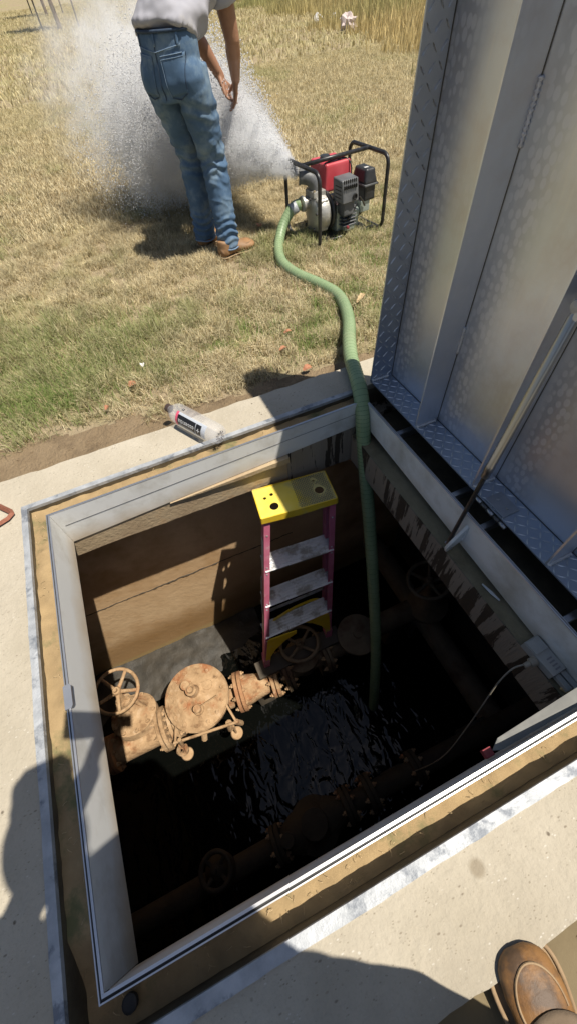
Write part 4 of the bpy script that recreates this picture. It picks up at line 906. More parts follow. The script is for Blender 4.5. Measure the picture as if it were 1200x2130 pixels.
# dry leaves and litter
def leafmesh(L, W, curl, mat, seedv):
    random.seed(seedv); bm = bmesh.new(); n = 8; R = []
    for i in range(n+1):
        t = i/n; ww = W*math.sin(math.pi*min(1,t*.92+.06))**.7*(1+.3*((i%2)-.5)); z = curl*math.sin(t*3)+.004*random.random()
        R.append([bm.verts.new((L*(t-.5), s*ww, .004+z+abs(s)*curl*.8)) for s in (-.5,0,.5)])
    for A, B in zip(R, R[1:]):
        for j in range(2): bm.faces.new((A[j], B[j], B[j+1], A[j+1]))
    bm.normal_update(); bmesh.ops.solidify(bm, geom=list(bm.faces), thickness=.0008); me = D.meshes.new('leaf'); bm.to_mesh(me); bm.free(); me.materials.append(mat); return me
for (x, y, L, W, rz, mt, lab) in ((.449,.70,.050,.036,.4,leaf_r,'curled reddish dry leaf on green grass just beyond the bottle'),
    (1.268,.385,.05,.034,.2,leaf_r,'pinkish dry leaf on the dirt at the far edge of the concrete near the hose'),
    (1.317,.73,.045,.020,0,leaf_r,'small rust brown leaf on the lawn left of the hose'),
    (1.834,.84,.14,.028,.7,leaf_t,'long tan curled leaf on the lawn right of the hose'),
    (1.725,2.17,.065,.05,1.2,leaf_r,'red dry leaf between the worker\'s boots and the pump'),
    (1.231,.60,.05,.020,.3,leaf_r,'thin brown leaf on grass behind the shadowed concrete'),
    (.528,.835,.032,.022,1.6,white_m,'small whitish leaf scrap on the lawn behind the bottle'),
    (.30,.58,.03,.018,.9,leaf_r,'tiny brown leaf at the edge of the dirt band left of the bottle'),
    (1.62,.62,.03,.02,.3,leaf_t,'little pale leaf in green tuft beside the hose bend')):
    o = obj('fallen_leaf', leafmesh(L, W, .012, mt, int(x*1000))); o.location = (x, y, G+.022); o.rotation_euler = (.15,.1,rz); tag(o, lab, 'leaf', 'dry leaves fallen on the lawn')
def crumple(name, c, r, mat, lab, cat, seedv, flat=.6):
    bm = bmesh.new(); bmesh.ops.create_icosphere(bm, subdivisions=3, radius=r)
    for v in bm.verts: v.co *= 1+.6*noise.noise(v.co*(2.2/r)+V((seedv,0,0))); v.co.z *= flat
    o = obj(name, bm, mat); o.location = c; return tag(o, lab, cat)
bm = bmesh.new(); a = [(-.20,-.12,.05),(-.05,-.16,.03),(.02,.05,.16),(.16,-.04,.05),(.24,.03,.05),(.06,.16,.18),(-.04,.12,.12)]
bm.faces.new([bm.verts.new(p) for p in a]); bmesh.ops.triangulate(bm, faces=bm.faces); bm.normal_update(); bmesh.ops.solidify(bm, geom=list(bm.faces), thickness=.01)
o = obj('paper_scrap', bm, white_m); o.location = (7.75,13.2,G+.02); tag(o, 'crumpled white paper scrap lying in grass before the tall weeds', 'litter')
crumple('plastic_scrap', (8.45,13.6,G+.07), .09, white_m, 'small pale plastic scrap just right of the white paper', 'litter', 3)
crumple('plastic_bag', (7.45,11.1,G+.12), .17, pink_m, 'pinkish crumpled plastic bag at the foot of the tall golden grass', 'litter', 5, .9)

# ------------------------------------------------------------------ TREES with stakes, far left
def leafcloud(center, rad, n, size, mat, name, parent, seedv):
    r = np.random.default_rng(seedv); P = []
    cl = r.normal(size=(26,3)); cl /= np.linalg.norm(cl,axis=1)[:,None]; cl *= r.uniform(.25,1,(26,1)); cl *= np.array(rad)
    idx = r.integers(0,26,n); pos = cl[idx]+r.normal(scale=.24,size=(n,3))*np.array(rad)*.9+np.array(center)
    a = r.normal(size=(n,3)); a /= np.linalg.norm(a,axis=1)[:,None]; b = np.cross(a, r.normal(size=(n,3))); b /= np.linalg.norm(b,axis=1)[:,None]
    s = r.uniform(.6,1.3,(n,1))*size
    vs = np.stack([pos-a*s, pos+b*s*.45, pos+a*s, pos-b*s*.45],1).reshape(-1,3)
    me = D.meshes.new(name); me.vertices.add(4*n); me.vertices.foreach_set('co', vs.ravel()); me.loops.add(4*n); me.polygons.add(n)
    me.loops.foreach_set('vertex_index', np.arange(4*n)); me.polygons.foreach_set('loop_start', np.arange(n)*4); me.update(calc_edges=True)
    me.materials.append(mat); o = D.objects.new(name, me); COL.objects.link(o); o.parent = parent; return o
for (x, y, h, r0, lab, sd_) in ((2.215,22.8,4.2,.075,'nearer young staked tree at the far left of the lawn',1), (2.466,31.8,4.4,.07,'farther young staked tree in the second row at the far left',2), (-1.2,40.5,4.4,.07,'most distant young tree at the far left edge of the lawn',3)):
    t = thing('young_tree', lab, 'tree', (x,y,G), group='young trees planted on the lawn')
    bm = bmesh.new(); tube(bm, [(0,0,-.05),(.03,0,.1),(-.02,.05,1.0),(0,.03,2.0),(.05,0,h*.8)], [r0*1.5,r0,r0*.85,r0*.65,r0*.25], 10); obj('trunk', bm, bark, t, True)
    for k in range(5):
        a = k*1.3; bm = bmesh.new(); tube(bm, [(0,.02,1.7+.25*k),(.35*math.cos(a),.35*math.sin(a),2.1+.3*k),(.7*math.cos(a),.7*math.sin(a),2.6+.3*k)], [.03,.02,.008], 6); obj('branch', bm, bark, t)
    stuff(leafcloud((0,0,3.2),(.85,.85,1.1),2600,.09,leaf_g,'crown',t,sd_))
for (x, y, h, lab) in ((1.685,23.65,1.9,'wooden stake just left of the nearer young tree'), (2.837,22.0,1.9,'thin dark stake standing right of the nearer young tree'), (1.875,32.5,1.9,'wooden stake left of the farther young tree'), (3.2,31.1,1.9,'wooden stake right of the farther young tree')):
    bm = bmesh.new(); tube(bm, [(0,0,-.1),(0,0,h*.96),(0,0,h)], [.028,.026,.01], 8); o = obj('tree_stake', bm, stakem); o.location = (x,y,G); tag(o, lab, 'stake', 'stakes beside the young trees')

# ------------------------------------------------------------------ GRASS
def vnoise(x, y, s, seed=0):
    x = x*s+seed*17.3; y = y*s+seed*9.1; xi = np.floor(x).astype(int); yi = np.floor(y).astype(int); fx = x-xi; fy = y-yi
    fx = fx*fx*(3-2*fx); fy = fy*fy*(3-2*fy)
    def h(a, b): v = np.sin(a*127.1+b*311.7+seed*74.7)*43758.5453; return v-np.floor(v)
    return (h(xi,yi)*(1-fx)+h(xi+1,yi)*fx)*(1-fy)+(h(xi,yi+1)*(1-fx)+h(xi+1,yi+1)*fx)*fy
def blades(name, x, y, z0, L, Wd, lean, col, lab, cat, seg=2):
    n = len(x); az = rng.uniform(0, 2*np.pi, n); fa = az+np.pi/2+rng.normal(0,.4,n)
    dx, dy = np.cos(az), np.sin(az); wx, wy = np.cos(fa)*Wd/2, np.sin(fa)*Wd/2
    V5 = np.zeros((n,5,3))
    for k, (t, w0) in enumerate(((0,1),(.55,.8))):
        bend = lean*L*t*t*1.0; hgt = L*t*np.sqrt(np.maximum(.05,1-(lean*t)**2))
        for s, j in ((-1,0),(1,1)):
            V5[:,2*k+j,0] = x+dx*bend+s*wx*w0; V5[:,2*k+j,1] = y+dy*bend+s*wy*w0; V5[:,2*k+j,2] = z0+hgt
    bend = lean*L; hgt = L*np.sqrt(np.maximum(.04,1-lean**2))
    V5[:,4,0] = x+dx*bend; V5[:,4,1] = y+dy*bend; V5[:,4,2] = z0+hgt
    base = (np.arange(n)*5)[:,None]
    tri = (base+np.array([0,1,3,0,3,2,2,3,4])[None,:]).reshape(-1)
    me = D.meshes.new(name); me.vertices.add(5*n); me.vertices.foreach_set('co', V5.astype(np.float32).ravel())
    me.loops.add(9*n); me.polygons.add(3*n); me.loops.foreach_set('vertex_index', tri.astype(np.int32)); me.polygons.foreach_set('loop_start', (np.arange(3*n)*3).astype(np.int32)); me.update(calc_edges=True)
    at = me.color_attributes.new('tint', 'FLOAT_COLOR', 'POINT'); c = np.ones((n,5,4), np.float32); c[:,:,:3] = col[:,None,:]; at.data.foreach_set('color', c.ravel())
    me.materials.append(grass_m); o = D.objects.new(name, me); COL.objects.link(o); return tag(o, lab, cat, kind='stuff')
def grasscol(x, y, bias=0.0):
    n = len(x); g = .55*vnoise(x,y,1.6,1)+.25*vnoise(x,y,5,2)+.20*vnoise(x,y,14,3)
    near = np.clip((2.3-y)/1.9,0,1)              # greener near the wet apron
    green = np.clip((g-.565+.30*near+bias)*3.2,0,1)*rng.uniform(0,1,n)**1.3
    dry = np.array([.64,.53,.32]); dry2 = np.array([.82,.73,.49]); dk = np.array([.44,.34,.18]); gr = np.array([.24,.31,.10]); gr2 = np.array([.38,.43,.16])
    a = rng.uniform(0,1,(n,1)); b = rng.uniform(0,1,(n,1))
    c = dry*(1-a)+dry2*a; c = np.where(b<.2, dk, c); c = c*rng.uniform(.62,1.28,(n,1))*(.84+.36*vnoise(x,y,11,12))[:,None]; c = c*(1-green[:,None])+(gr*(1-a)+gr2*a)*green[:,None]
    yel = np.clip((y-4)/6,0,1)[:,None]*.35; c = c*(1-yel)+np.array([.60,.54,.26])*yel
    return c.astype(float), green
def zone(n, xlo, xhi, ylo, yhi, hx0=None, dens=None):
    # sample inside the view wedge widened by a margin
    x = rng.uniform(xlo, xhi, n); y = rng.uniform(ylo, yhi, n)
    left = -.75-.02*(y-1); right = 1.3+ (y+1.2)*.78
    keep = (x > left-.3) & (x < right+.3); return x[keep], y[keep]
dedge = lambda x: .435+.05*(vnoise(x,x*0,3.2,5)-.5)*2-.045*(x-.6)+np.where(x<.45,.07,0)
x, y = zone(620000, -1.1, 4.6, .35, 3.0); k = (y > dedge(x)+rng.normal(0,.02,len(x)));
clump = vnoise(x,y,9,6)*.6+vnoise(x,y,26,7)*.4; k &= rng.uniform(0,1,len(x)) < np.clip(clump*2.6-.75,.07,1); x, y = x[k], y[k]
c, g = grasscol(x, y); L = rng.uniform(.025,.068,len(x))*(1+.5*g)*(.6+.8*vnoise(x,y,9,6))
blades('lawn_grass', x, y, G-.002, L, rng.uniform(.0018,.0042,len(x)), np.clip(rng.normal(.72,.22,len(x))-.25*g,.1,.97), c, 'short half dry mown grass close to the pit', 'grass')
x, y = zone(330000, -1.5, 9.5, 3.0, 9.0); c, g = grasscol(x, y)
blades('lawn_grass', x, y, G-.002, rng.uniform(.03,.075,len(x)), rng.uniform(.004,.008,len(x)), np.clip(rng.normal(.65,.22,len(x)),.1,.95), c, 'dry yellowish lawn in the middle distance behind the pump', 'grass')
x, y = zone(170000, -2, 28, 9.0, 40.0); c, g = grasscol(x, y)
blades('lawn_grass', x, y, G-.002, rng.uniform(.05,.13,len(x)), rng.uniform(.012,.03,len(x)), np.clip(rng.normal(.6,.22,len(x)),.1,.95), c, 'pale dry lawn stretching away behind the trees and spray', 'grass')
# tall golden grass to the far right
n = 190000; x = rng.uniform(5.5, 24, n); y = rng.uniform(5.5, 40, n)
edge = 9.1+(x-7.0)*-1.05; # diagonal front
front = (x-(6.5+.14*(y-7)))*1.2
k = (front > 1.8*(vnoise(x,y,.9,8)-.35)+1.2*(vnoise(x,y,3,11)-.5)) & (x < 1.3+(y+1.2)*.9) & (rng.uniform(0,1,n) < np.exp(-front/9)+.15); x, y, front = x[k], y[k], front[k]
t = np.clip(vnoise(x,y,.35,9)*1.3-.1+(15-y)*.06,0,1)[:,None]; a = rng.uniform(.8,1.2,(len(x),1))
col_ = (np.array([.44,.46,.19])*(1-t)+np.array([.76,.61,.30])*t)*a*rng.uniform(.7,1.2,(len(x),1))
blades('tall_grass', x, y, G, rng.uniform(.22,.72,len(x))*np.clip(.35+front*.25,.35,1), rng.uniform(.010,.024,len(x)), np.clip(rng.normal(.22,.14,len(x)),.02,.7), col_, 'tall golden and green unmown grass at the far right behind the lid', 'tall grass')
# green tufts at the dirt edge
def tuft(cx_, cy_, r_, n, hgt):
    a = rng.uniform(0,2*np.pi,n); d = np.abs(rng.normal(0,r_*1.5,n)); return cx_+np.cos(a)*d*1.3, cy_+np.sin(a)*d, rng.uniform(.5,1,n)*hgt
X, Y, LL = [], [], []
for cx_, cy_, r_, n, hh in ((-.02,.86,.10,1500,.075),(.10,.80,.09,1300,.08),(.22,.78,.07,900,.07),(-.25,.88,.12,1500,.07),(.02,1.02,.10,1000,.06),(.62,.73,.05,350,.05),(1.42,.62,.06,700,.07),(1.52,.78,.09,900,.07),(1.88,.95,.12,1200,.075),(1.60,.95,.08,500,.06),(2.15,1.30,.15,1200,.07),(2.45,1.5,.15,900,.07),(1.95,.68,.09,800,.08),(2.1,1.85,.08,300,.07),(.95,.82,.09,500,.055),(1.15,.95,.10,500,.05),(2.9,2.3,.1,350,.08),(.5,1.0,.12,600,.05),(.35,1.35,.12,500,.05),(.8,1.1,.2,700,.05),(0,1.3,.2,800,.05),(.25,.95,.2,1500,.06),(1.3,.85,.18,1100,.06),(1.9,1.6,.2,700,.06),(1.1,1.5,.2,500,.05),(-.3,1.1,.2,1200,.06),(2.3,1.0,.2,900,.07)):
    a_, b_, l_ = tuft(cx_, cy_, r_, n, hh); X.append(a_); Y.append(b_); LL.append(l_)
x = np.concatenate(X); y = np.concatenate(Y); L = np.concatenate(LL); k = y > dedge(x); x, y, L = x[k], y[k], L[k]
a = rng.uniform(0,1,(len(x),1)); col_ = np.array([.19,.29,.075])*(1-a)+np.array([.36,.43,.15])*a; col_ = np.where(rng.uniform(0,1,(len(x),1)) < .22, np.array([.62,.52,.30]), col_)
blades('grass_tufts', x, y, G-.002, L, rng.uniform(.002,.0038,len(x)), np.clip(rng.normal(.55,.2,len(x)),.1,.9), col_, 'fresh green grass tufts along the edge of the bare dirt', 'grass')
# grass at lower right beside the boot
n = 1500; x = rng.uniform(.84,1.3,n); y = rng.uniform(-2.1,-1.70,n); k = (x-.84)*.6 > (y+1.86)*-.0+rng.uniform(-.05,.2,n)*.3; x, y = x[k], y[k]
k = y < -1.715-.05*vnoise(x,y,6,3); x, y = x[k], y[k]; c, g = grasscol(x, y)
blades('grass_tufts', x, y, G+.012, rng.uniform(.02,.05,len(x)), rng.uniform(.0015,.003,len(x)), np.clip(rng.normal(.7,.2,len(x)),.1,.95), c*.8, 'dry grass fringe beside the photographer\'s boot', 'grass')
# dry straws lying in the gutters and on the dirt
bm = bmesh.new()
for _ in range(110):
    s = random.random()
    if s < .35: p = V((random.uniform(-.07,-.02), random.uniform(-1.35,.05), 0))
    elif s < .85: p = V((random.uniform(-.05,1.35), random.uniform(-1.38,-1.33), 0))
    else: p = V((random.uniform(-.05,1.3), random.uniform(.02,.07), 0))
    p.z = gut(p.x, p.y)+.004; a = random.uniform(0,6.3); l = random.uniform(.004,.016)
    q = p+V((math.cos(a)*l, math.sin(a)*l, random.uniform(0,.012))); q.x = max(-.076, q.x)
    if q.y < -1.327 or q.y > .017 or q.x < -.017: tube(bm, [p, (p+q)/2+V((0,0,.004)), q], .0007, 3)
tag(obj('straw_litter', bm, leaf_t), 'fine dry straw caught in the dirt of the rim gutter', 'straw', kind='stuff')
# pebbles and crumbs on dirt and apron
bm = bmesh.new()
for _ in range(300):
    if random.random() < .7: x0 = random.uniform(-.6,1.8); y0 = random.uniform(.29,.5); z0 = dirtz(x0,y0)
    else: x0 = random.uniform(.3,1.3); y0 = random.uniform(-1.9,-1.62); z0 = G+.017
    r_ = random.uniform(.0015,.006); m4 = Matrix.Translation((x0,y0,z0)) @ Matrix.Diagonal((r_,r_*random.uniform(.6,1),r_*.7,1)); bmesh.ops.create_icosphere(bm, subdivisions=1, radius=1, matrix=m4)
tag(obj('pebbles', bm, dirt2), 'small crumbs of soil and stone scattered on the bare dirt', 'pebbles', kind='stuff')

# ------------------------------------------------------------------ PEOPLE
def ell_tube(bm, pts, n=20):
    """pts: (center, ra, rb, dirA) : ellipse with semi-axis ra along dirA and rb along tangent x dirA"""
    k = len(pts); R = []
    for i, (p, ra, rb_, dA) in enumerate(pts):
        t = (V(pts[min(i+1,k-1)][0])-V(pts[max(i-1,0)][0])).normalized(); dA = V(dA); dA = (dA-t*dA.dot(t)).normalized(); dB = t.cross(dA)
        R.append([bm.verts.new(V(p)+dA*ra*math.cos(a)+dB*rb_*math.sin(a)) for a in [2*math.pi*j/n for j in range(n)]])
    for A, B in zip(R, R[1:]):
        for j in range(n): bm.faces.new((A[j], A[(j+1)%n], B[(j+1)%n], B[j]))
    bm.faces.new(R[0][::-1]); bm.faces.new(R[-1])
def ball(bm, c, r, s=(1,1,1), rot=None):
    M4 = Matrix.Translation(c) @ (rot.to_4x4() if rot else Matrix.Identity(4)) @ Matrix.Diagonal((r*s[0],r*s[1],r*s[2],1))
    bmesh.ops.create_icosphere(bm, subdivisions=3, radius=1, matrix=M4)
def organic(name, bm, voxel, mat, parent, T, smooth=3, disp=None):
    bmesh.ops.recalc_face_normals(bm, faces=bm.faces)
    me = D.meshes.new(name); bm.to_mesh(me); bm.free(); o = D.objects.new(name, me); COL.objects.link(o)
    r = o.modifiers.new('r','REMESH'); r.mode = 'VOXEL'; r.voxel_size = voxel; r.adaptivity = 0
    if smooth: s = o.modifiers.new('s','SMOOTH'); s.iterations = smooth; s.factor = .5
    dg = bpy.context.evaluated_depsgraph_get(); dg.update(); m2 = D.meshes.new_from_object(o.evaluated_get(dg)); D.objects.remove(o)
    m2.name = name
    if disp:
        N = [v.normal.copy() for v in m2.vertices]
        for v, nn in zip(m2.vertices, N): v.co += nn*disp(v.co)
    bvh = BVHTree.FromPolygons([v.co.copy() for v in m2.vertices], [p.vertices[:] for p in m2.polygons])
    m2.transform(T); m2.materials.clear(); m2.materials.append(mat); m2.shade_smooth(); o = D.objects.new(name, m2); COL.objects.link(o); o.parent = parent
    return o, bvh
def chain(bm, pts, n=16):
    """round tapered limb with rounded ends: pts (p, r)"""
    P = [V(p) for p, r in pts]; tube(bm, P, [r for p, r in pts], n)
    ball(bm, P[0], pts[0][1]); ball(bm, P[-1], pts[-1][1])
def hand(bm, wrist, d, palmn, thumbside, size=1.0, curl=.5):
    """wrist point, direction of fingers, palm normal, side of the thumb"""
    d = V(d).normalized(); pn = V(palmn); pn = (pn-d*pn.dot(d)).normalized(); s = d.cross(pn).normalized()
    if s.dot(V(thumbside)) < 0: s = -s
    S = size; w = V(wrist)
    for k in range(4):
        off = (1.5-k)*.021*S; a = w+s*off*.55; b = w+d*.092*S+s*off
        tube(bm, [a, a.lerp(b,.5), b], [.016*S,.015*S,.012*S], 12); ball(bm, b, .012*S)
    ells = [(w-d*.01,.027*S,.018*S,s),(w+d*.04*S,.038*S,.016*S,s),(w+d*.085*S,.041*S,.013*S,s)]; ell_tube(bm, ells, 18)
    Ls = (.070,.078,.073,.058)
    for k in range(4):
        off = (1.5-k)*.021*S; p = w+d*.088*S+s*off; r0 = .0092*S; pts = [(p, r0)]; dirn = d.copy()
        for seg, f in enumerate((.44,.31,.25)):
            ang = curl*(.55 if seg == 0 else .8); dirn = (dirn*math.cos(ang)+pn*math.sin(ang)).normalized(); pn2 = None
            p = p+dirn*Ls[k]*f*S; pts.append((p, r0*(1-.10*(seg+1))))
        chain(bm, pts, 10)
    p = w+d*.018*S+s*.028*S; pts = [(p,.014*S)]; 
    for seg, f in enumerate((.042,.034,.026)):
        dirn = (d*(.62+.2*seg)+s*(.75-.28*seg)+pn*(.25+.15*seg)).normalized(); p = p+dirn*f*S; pts.append((p,(.0125-.0015*seg)*S))
    chain(bm, pts, 10)
def head(bm, c, fwd, up_, R=.098):
    fwd = V(fwd).normalized(); up_ = V(up_); up_ = (up_-fwd*up_.dot(fwd)).normalized(); side = fwd.cross(up_); rot = Matrix((side, fwd, up_)).transposed()
    f = lambda a, b, d: V(c)+side*a+fwd*b+up_*d
    ball(bm, f(0,-.01,.02), R, (.80,.98,1.0), rot); ball(bm, f(0,.025,-.04), R*.78, (.78,.85,1.05), rot)
    ball(bm, f(0,.065,-.085), .032, (1,.9,.8), rot)                      # chin
    chain(bm, [(f(0,.088,.012),.010),(f(0,.108,-.022),.014)]); ball(bm, f(0,.100,-.028), .014, (1.3,1,.8), rot)   # nose
    for s in (-1,1):
        ball(bm, f(s*.078,-.012,-.008), .026, (.35,.75,1.15), rot); ball(bm, f(s*.033,.072,.022), .016, (1.3,.6,.6), rot); ball(bm, f(s*.032,.080,.006), .012, (1,.7,.8), rot)
    ball(bm, f(0,.088,-.056), .020, (1.3,.6,.35), rot); ball(bm, f(0,.085,-.068), .018, (1.2,.6,.35), rot)
    return f, rot
def boot(parent, T, heel, toe, ank, mat, sole_mat, sc=1.0, names=('boot','sole','welt')):
    """work boot from heel to toe points (on the ground), shaft to ank"""
    heel = V(heel); toe = V(toe); f = (toe-heel); Lf = f.length; f.normalize(); s = f.cross(V((0,0,1))).normalized(); z = V((0,0,1)); g0 = heel.z
    at = lambda t, h, o=0: heel+f*Lf*t+z*h+s*o
    bm = bmesh.new(); pts = []
    for t, w_, h in ((.02,.030,.055),(.10,.038,.075),(.25,.040,.09),(.40,.042,.085),(.55,.047,.068),(.70,.052,.056),(.82,.053,.054),(.92,.049,.050),(.97,.041,.042),(.995,.028,.030)):
        pts.append((at(t,.022+h/2), w_*sc, h/2*1.08, s))
    ell_tube(bm, pts, 22)
    ell_tube(bm, [(at(.22,.04),.040*sc,.055*sc,s),(at(.20,.09),.040*sc,.052*sc,s),(V(ank)+V((0,0,.0)),.042*sc,.050*sc,s),(V(ank)+V((0,0,.06)),.044*sc,.050*sc,s)], 20)
    b, bvh = organic(names[0], bm, .006, mat, parent, T, 4, lambda p: .0018*noise.noise(p*35))
    def outline(grow, n=40):
        out = []
        for side in (1,-1):
            rr = ((.0,.012),(.03,.030),(.12,.037),(.28,.034),(.45,.037),(.60,.049),(.75,.056),(.86,.056),(.94,.049),(.985,.034),(1.01,.014))
            q = [(t, (w_+grow)*sc*side) for t, w_ in rr]; out += q if side == 1 else q[::-1]
        return out
    bm = bmesh.new(); P = outline(.006); a = [bm.verts.new(at(-.01+t*1.02,.0,o)) for t, o in P]; c_ = [bm.verts.new(at(-.01+t*1.02,.026,o)) for t, o in P]
    bm.faces.new(a); bm.faces.new(c_[::-1])
    for i in range(len(P)): j = (i+1)%len(P); bm.faces.new((a[i], a[j], c_[j], c_[i]))
    bm.transform(T); obj(names[1], bm, sole_mat, b)
    bm = bmesh.new(); tube(bm, spline([at(-.01+t*1.02,.028,o) for t, o in P], 3, True), .0045, 8, closed=True); bm.transform(T); obj(names[2], bm, sole_mat, b, True)
    # stitched seams snapped on the upper
    def snap(p, n_):
        h = bvh.ray_cast(p, n_)
        return h[0]-n_*.0012 if h[0] else None
    for t0 in (.50, .53):
        ps = [snap(at(t0-.10*abs(k)/8+ (.0), .25, k/8*.055*sc), -z) for k in range(-8,9)]; ps = [p for p in ps if p is not None and p.z > g0+.03]
        if len(ps) > 3: bm = bmesh.new(); tube(bm, ps, .0016, 5); bm.transform(T); obj('seam', bm, sole_mat, b)
    if names[0] == 'boot' and sc > 1.1:      # moc-toe seam following the outline
        ps = []
        for k in range(-14, 15):
            a_ = k/14*1.75; ps.append(snap(at(.745+.20*math.cos(a_), .25, .040*sc*math.sin(a_)), -z))
        ps = [p for p in ps if p is not None]
        if len(ps) > 6: bm = bmesh.new(); tube(bm, ps, .0022, 6); bm.transform(T); obj('toe_seam', bm, sole_mat, b)
    for k in range(4):
        t_ = .46-.06*k; ps = [snap(at(t_, .3, o), -z) for o in (-.016,0,.016)]; ps = [p for p in ps if p is not None]
        if len(ps) == 3 and (max(p.z for p in ps)-min(p.z for p in ps)) < .04: bm = bmesh.new(); tube(bm, ps, .0028, 6); bm.transform(T); obj('lace', bm, sole_mat, b)
    return b, bvh, at

# ---- worker at the pump, seen from behind
F = V((.766,.643,0)); Lf = V((-.643,.766,0)); Z = V((0,0,1))
worker = thing('person', 'worker in grey shirt and blue jeans bending over the pump outlet, seen from behind', 'person', (1.35,1.96,G))
wT = Matrix.Translation((-1.35,-1.96,-G))
Pv = V((1.262,1.925,.845)); hipR = Pv-Lf*.088+V((.01,0,-.02)); hipL = Pv+Lf*.088+V((0,0,-.02))
kneeR = V((1.395,1.945,.47)); kneeL = V((1.302,2.10,.475)); ankR = V((1.385,1.862,.045)); ankL = V((1.285,2.095,.045))
waist = Pv+V((.012,.012,.135)); chest = V((1.42,2.03,1.12)); neck = V((1.535,2.115,1.25))
shR = V((1.585,1.985,1.185)); shL = V((1.375,2.235,1.20)); elR = V((1.635,2.02,.915)); wrR = V((1.680,2.175,.745)); elL = V((1.52,2.36,.935)); wrL = V((1.640,2.345,.745))
bm = bmesh.new()
for h, k, a in ((hipR,kneeR,ankR),(hipL,kneeL,ankL)):
    chain(bm, [(h,.075),(h.lerp(k,.5),.068),(k,.052),(k.lerp(a,.35),.052),(a,.034)])
    chain(bm, [(a,.034),(a+F*.04-Z*.05,.034),(a+F*.13-Z*.07,.028)])
ell_tube(bm, [(Pv-Z*.05,.14,.10,Lf),(Pv+Z*.03,.145,.10,Lf),(waist,.135,.09,Lf),((waist+chest)/2,.135,.10,Lf),(chest,.155,.11,Lf),(chest.lerp(neck,.6),.14,.085,Lf),(neck,.06,.055,Lf),(neck+V((.05,.04,.05)),.052,.055,Lf)], 28)
for sh, el, wr in ((shR,elR,wrR),(shL,elL,wrL)):
    chain(bm, [(chest.lerp(sh,.7),.062),(sh,.056),(sh.lerp(el,.5),.050),(el,.041),(el.lerp(wr,.3),.042),(wr,.027)])
hd = neck+V((.11,.085,.085)); head(bm, hd, F*.75-Z*.66, Z*.75+F*.66)
hand(bm, wrR, V((-.05,.25,-.75)), V((-.75,.4,-.2)), V((.3,.6,.3)), 1.0, .45)
hand(bm, wrL, V((.12,-.35,-.62)), V((.45,-.5,-.2)), V((.5,.1,.2)), 1.0, .5)
body, _ = organic('body', bm, .0062, skin, worker, wT, 2)
bm = bmesh.new(); up_h = (Z*.75+F*.66).normalized(); fw_h = (F*.75-Z*.66).normalized(); side_h = fw_h.cross(up_h)
ball(bm, hd+up_h*.028-fw_h*.022, .105, (.84,.96,1.0), Matrix((side_h, fw_h, up_h)).transposed())
organic('hair', bm, .008, hairm, worker, wT, 1, lambda p: .006*noise.noise(p*30))
# jeans
def folds(p):
    d = 0
    for (kn, an, hp, sg) in ((kneeR,ankR,hipR,1),(kneeL,ankL,hipL,-1)):
        near = (V((p.x,p.y))-V(((kn.x+an.x)/2,(kn.y+an.y)/2))).length
        if near > .13: continue
        zb = p.z; low = max(0,1-abs(zb-.11)/.12); kne = max(0,1-abs(zb-.47)/.16)
        ang = math.atan2(p.y-an.y, p.x-an.x)
        d += low*.0085*math.sin(zb*150+2.0*math.sin(ang*2+sg)+3*noise.noise(p*9))
        d += kne*.0075*math.sin(zb*85+2.6*math.sin(ang+.6)+5*noise.noise(p*7))
    seat = max(0,1-abs(p.z-.70)/.12); d += seat*.006*math.sin(p.z*70+10*p.y+5*noise.noise(p*8))
    q = V((p.x*13, p.y*13, p.z*24+p.x*10)); rid = 1-abs(noise.noise(q))*3.2
    d += .0045*max(0, rid)*min(1, max(0, (.80-p.z)/.25))
    return d+.003+.0035*noise.noise(p*14)+.002*noise.noise(p*38)
bm = bmesh.new()
ell_tube(bm, [(Pv-Z*.09,.135,.105,Lf),(Pv-Z*.03-F*.008,.160,.120,Lf),(Pv+Z*.04-F*.004,.161,.118,Lf),(Pv+Z*.10,.160,.116,Lf),(Pv+Z*.145,.158,.113,Lf)], 30)
for sg, h, k, a in ((-1,hipR,kneeR,ankR),(1,hipL,kneeL,ankL)):
    ell_tube(bm, [(h+Z*.04+Lf*sg*-.005,.085,.110,Lf),(h-Z*.04,.090,.105,Lf),(h.lerp(k,.35),.090,.102,Lf),(h.lerp(k,.7),.080,.090,Lf),(k,.074,.082,Lf),(k.lerp(a,.25),.072,.080,Lf),(k.lerp(a,.55),.068,.074,Lf),(k.lerp(a,.85),.064,.068,Lf),(a+Z*.0,.065,.069,Lf),(a-Z*.03,.066,.070,Lf)], 24)
    ball(bm, h-F*.026-Z*.0+Lf*sg*.0, .090, (1,1,1.15))
jeans, jb = organic('jeans', bm, .0066, denim, worker, wT, 3, folds)
def jcast(u, v, lift=.002):   # u along Lf (left +), v height relative to pelvis; cast from behind
    o = Pv+Lf*u+Z*v-F*.5; h = jb.ray_cast(o, F)
    return (h[0]+h[1]*lift) if h[0] else None
def jpatch(name, poly_uv, mat, nu=10, nv=12, lift=.0035):
    (u0,v0),(u1,v1),(u2,v2),(u3,v3) = poly_uv; bm = bmesh.new(); g = {}
    for i in range(nu+1):
        for j in range(nv+1):
            a, b = i/nu, j/nv; u = (u0*(1-a)+u1*a)*(1-b)+(u3*(1-a)+u2*a)*b; v = (v0*(1-a)+v1*a)*(1-b)+(v3*(1-a)+v2*a)*b
            p = jcast(u, v, lift)
            if p is not None: g[i,j] = bm.verts.new(p)
    for i in range(nu):
        for j in range(nv):
            q = [(i,j),(i+1,j),(i+1,j+1),(i,j+1)]
            if all(k in g for k in q): bm.faces.new([g[k] for k in q])
    bm.normal_update(); bmesh.ops.solidify(bm, geom=list(bm.faces), thickness=-.0018)
    bm.transform(wT); return obj(name, bm, mat, jeans, True)
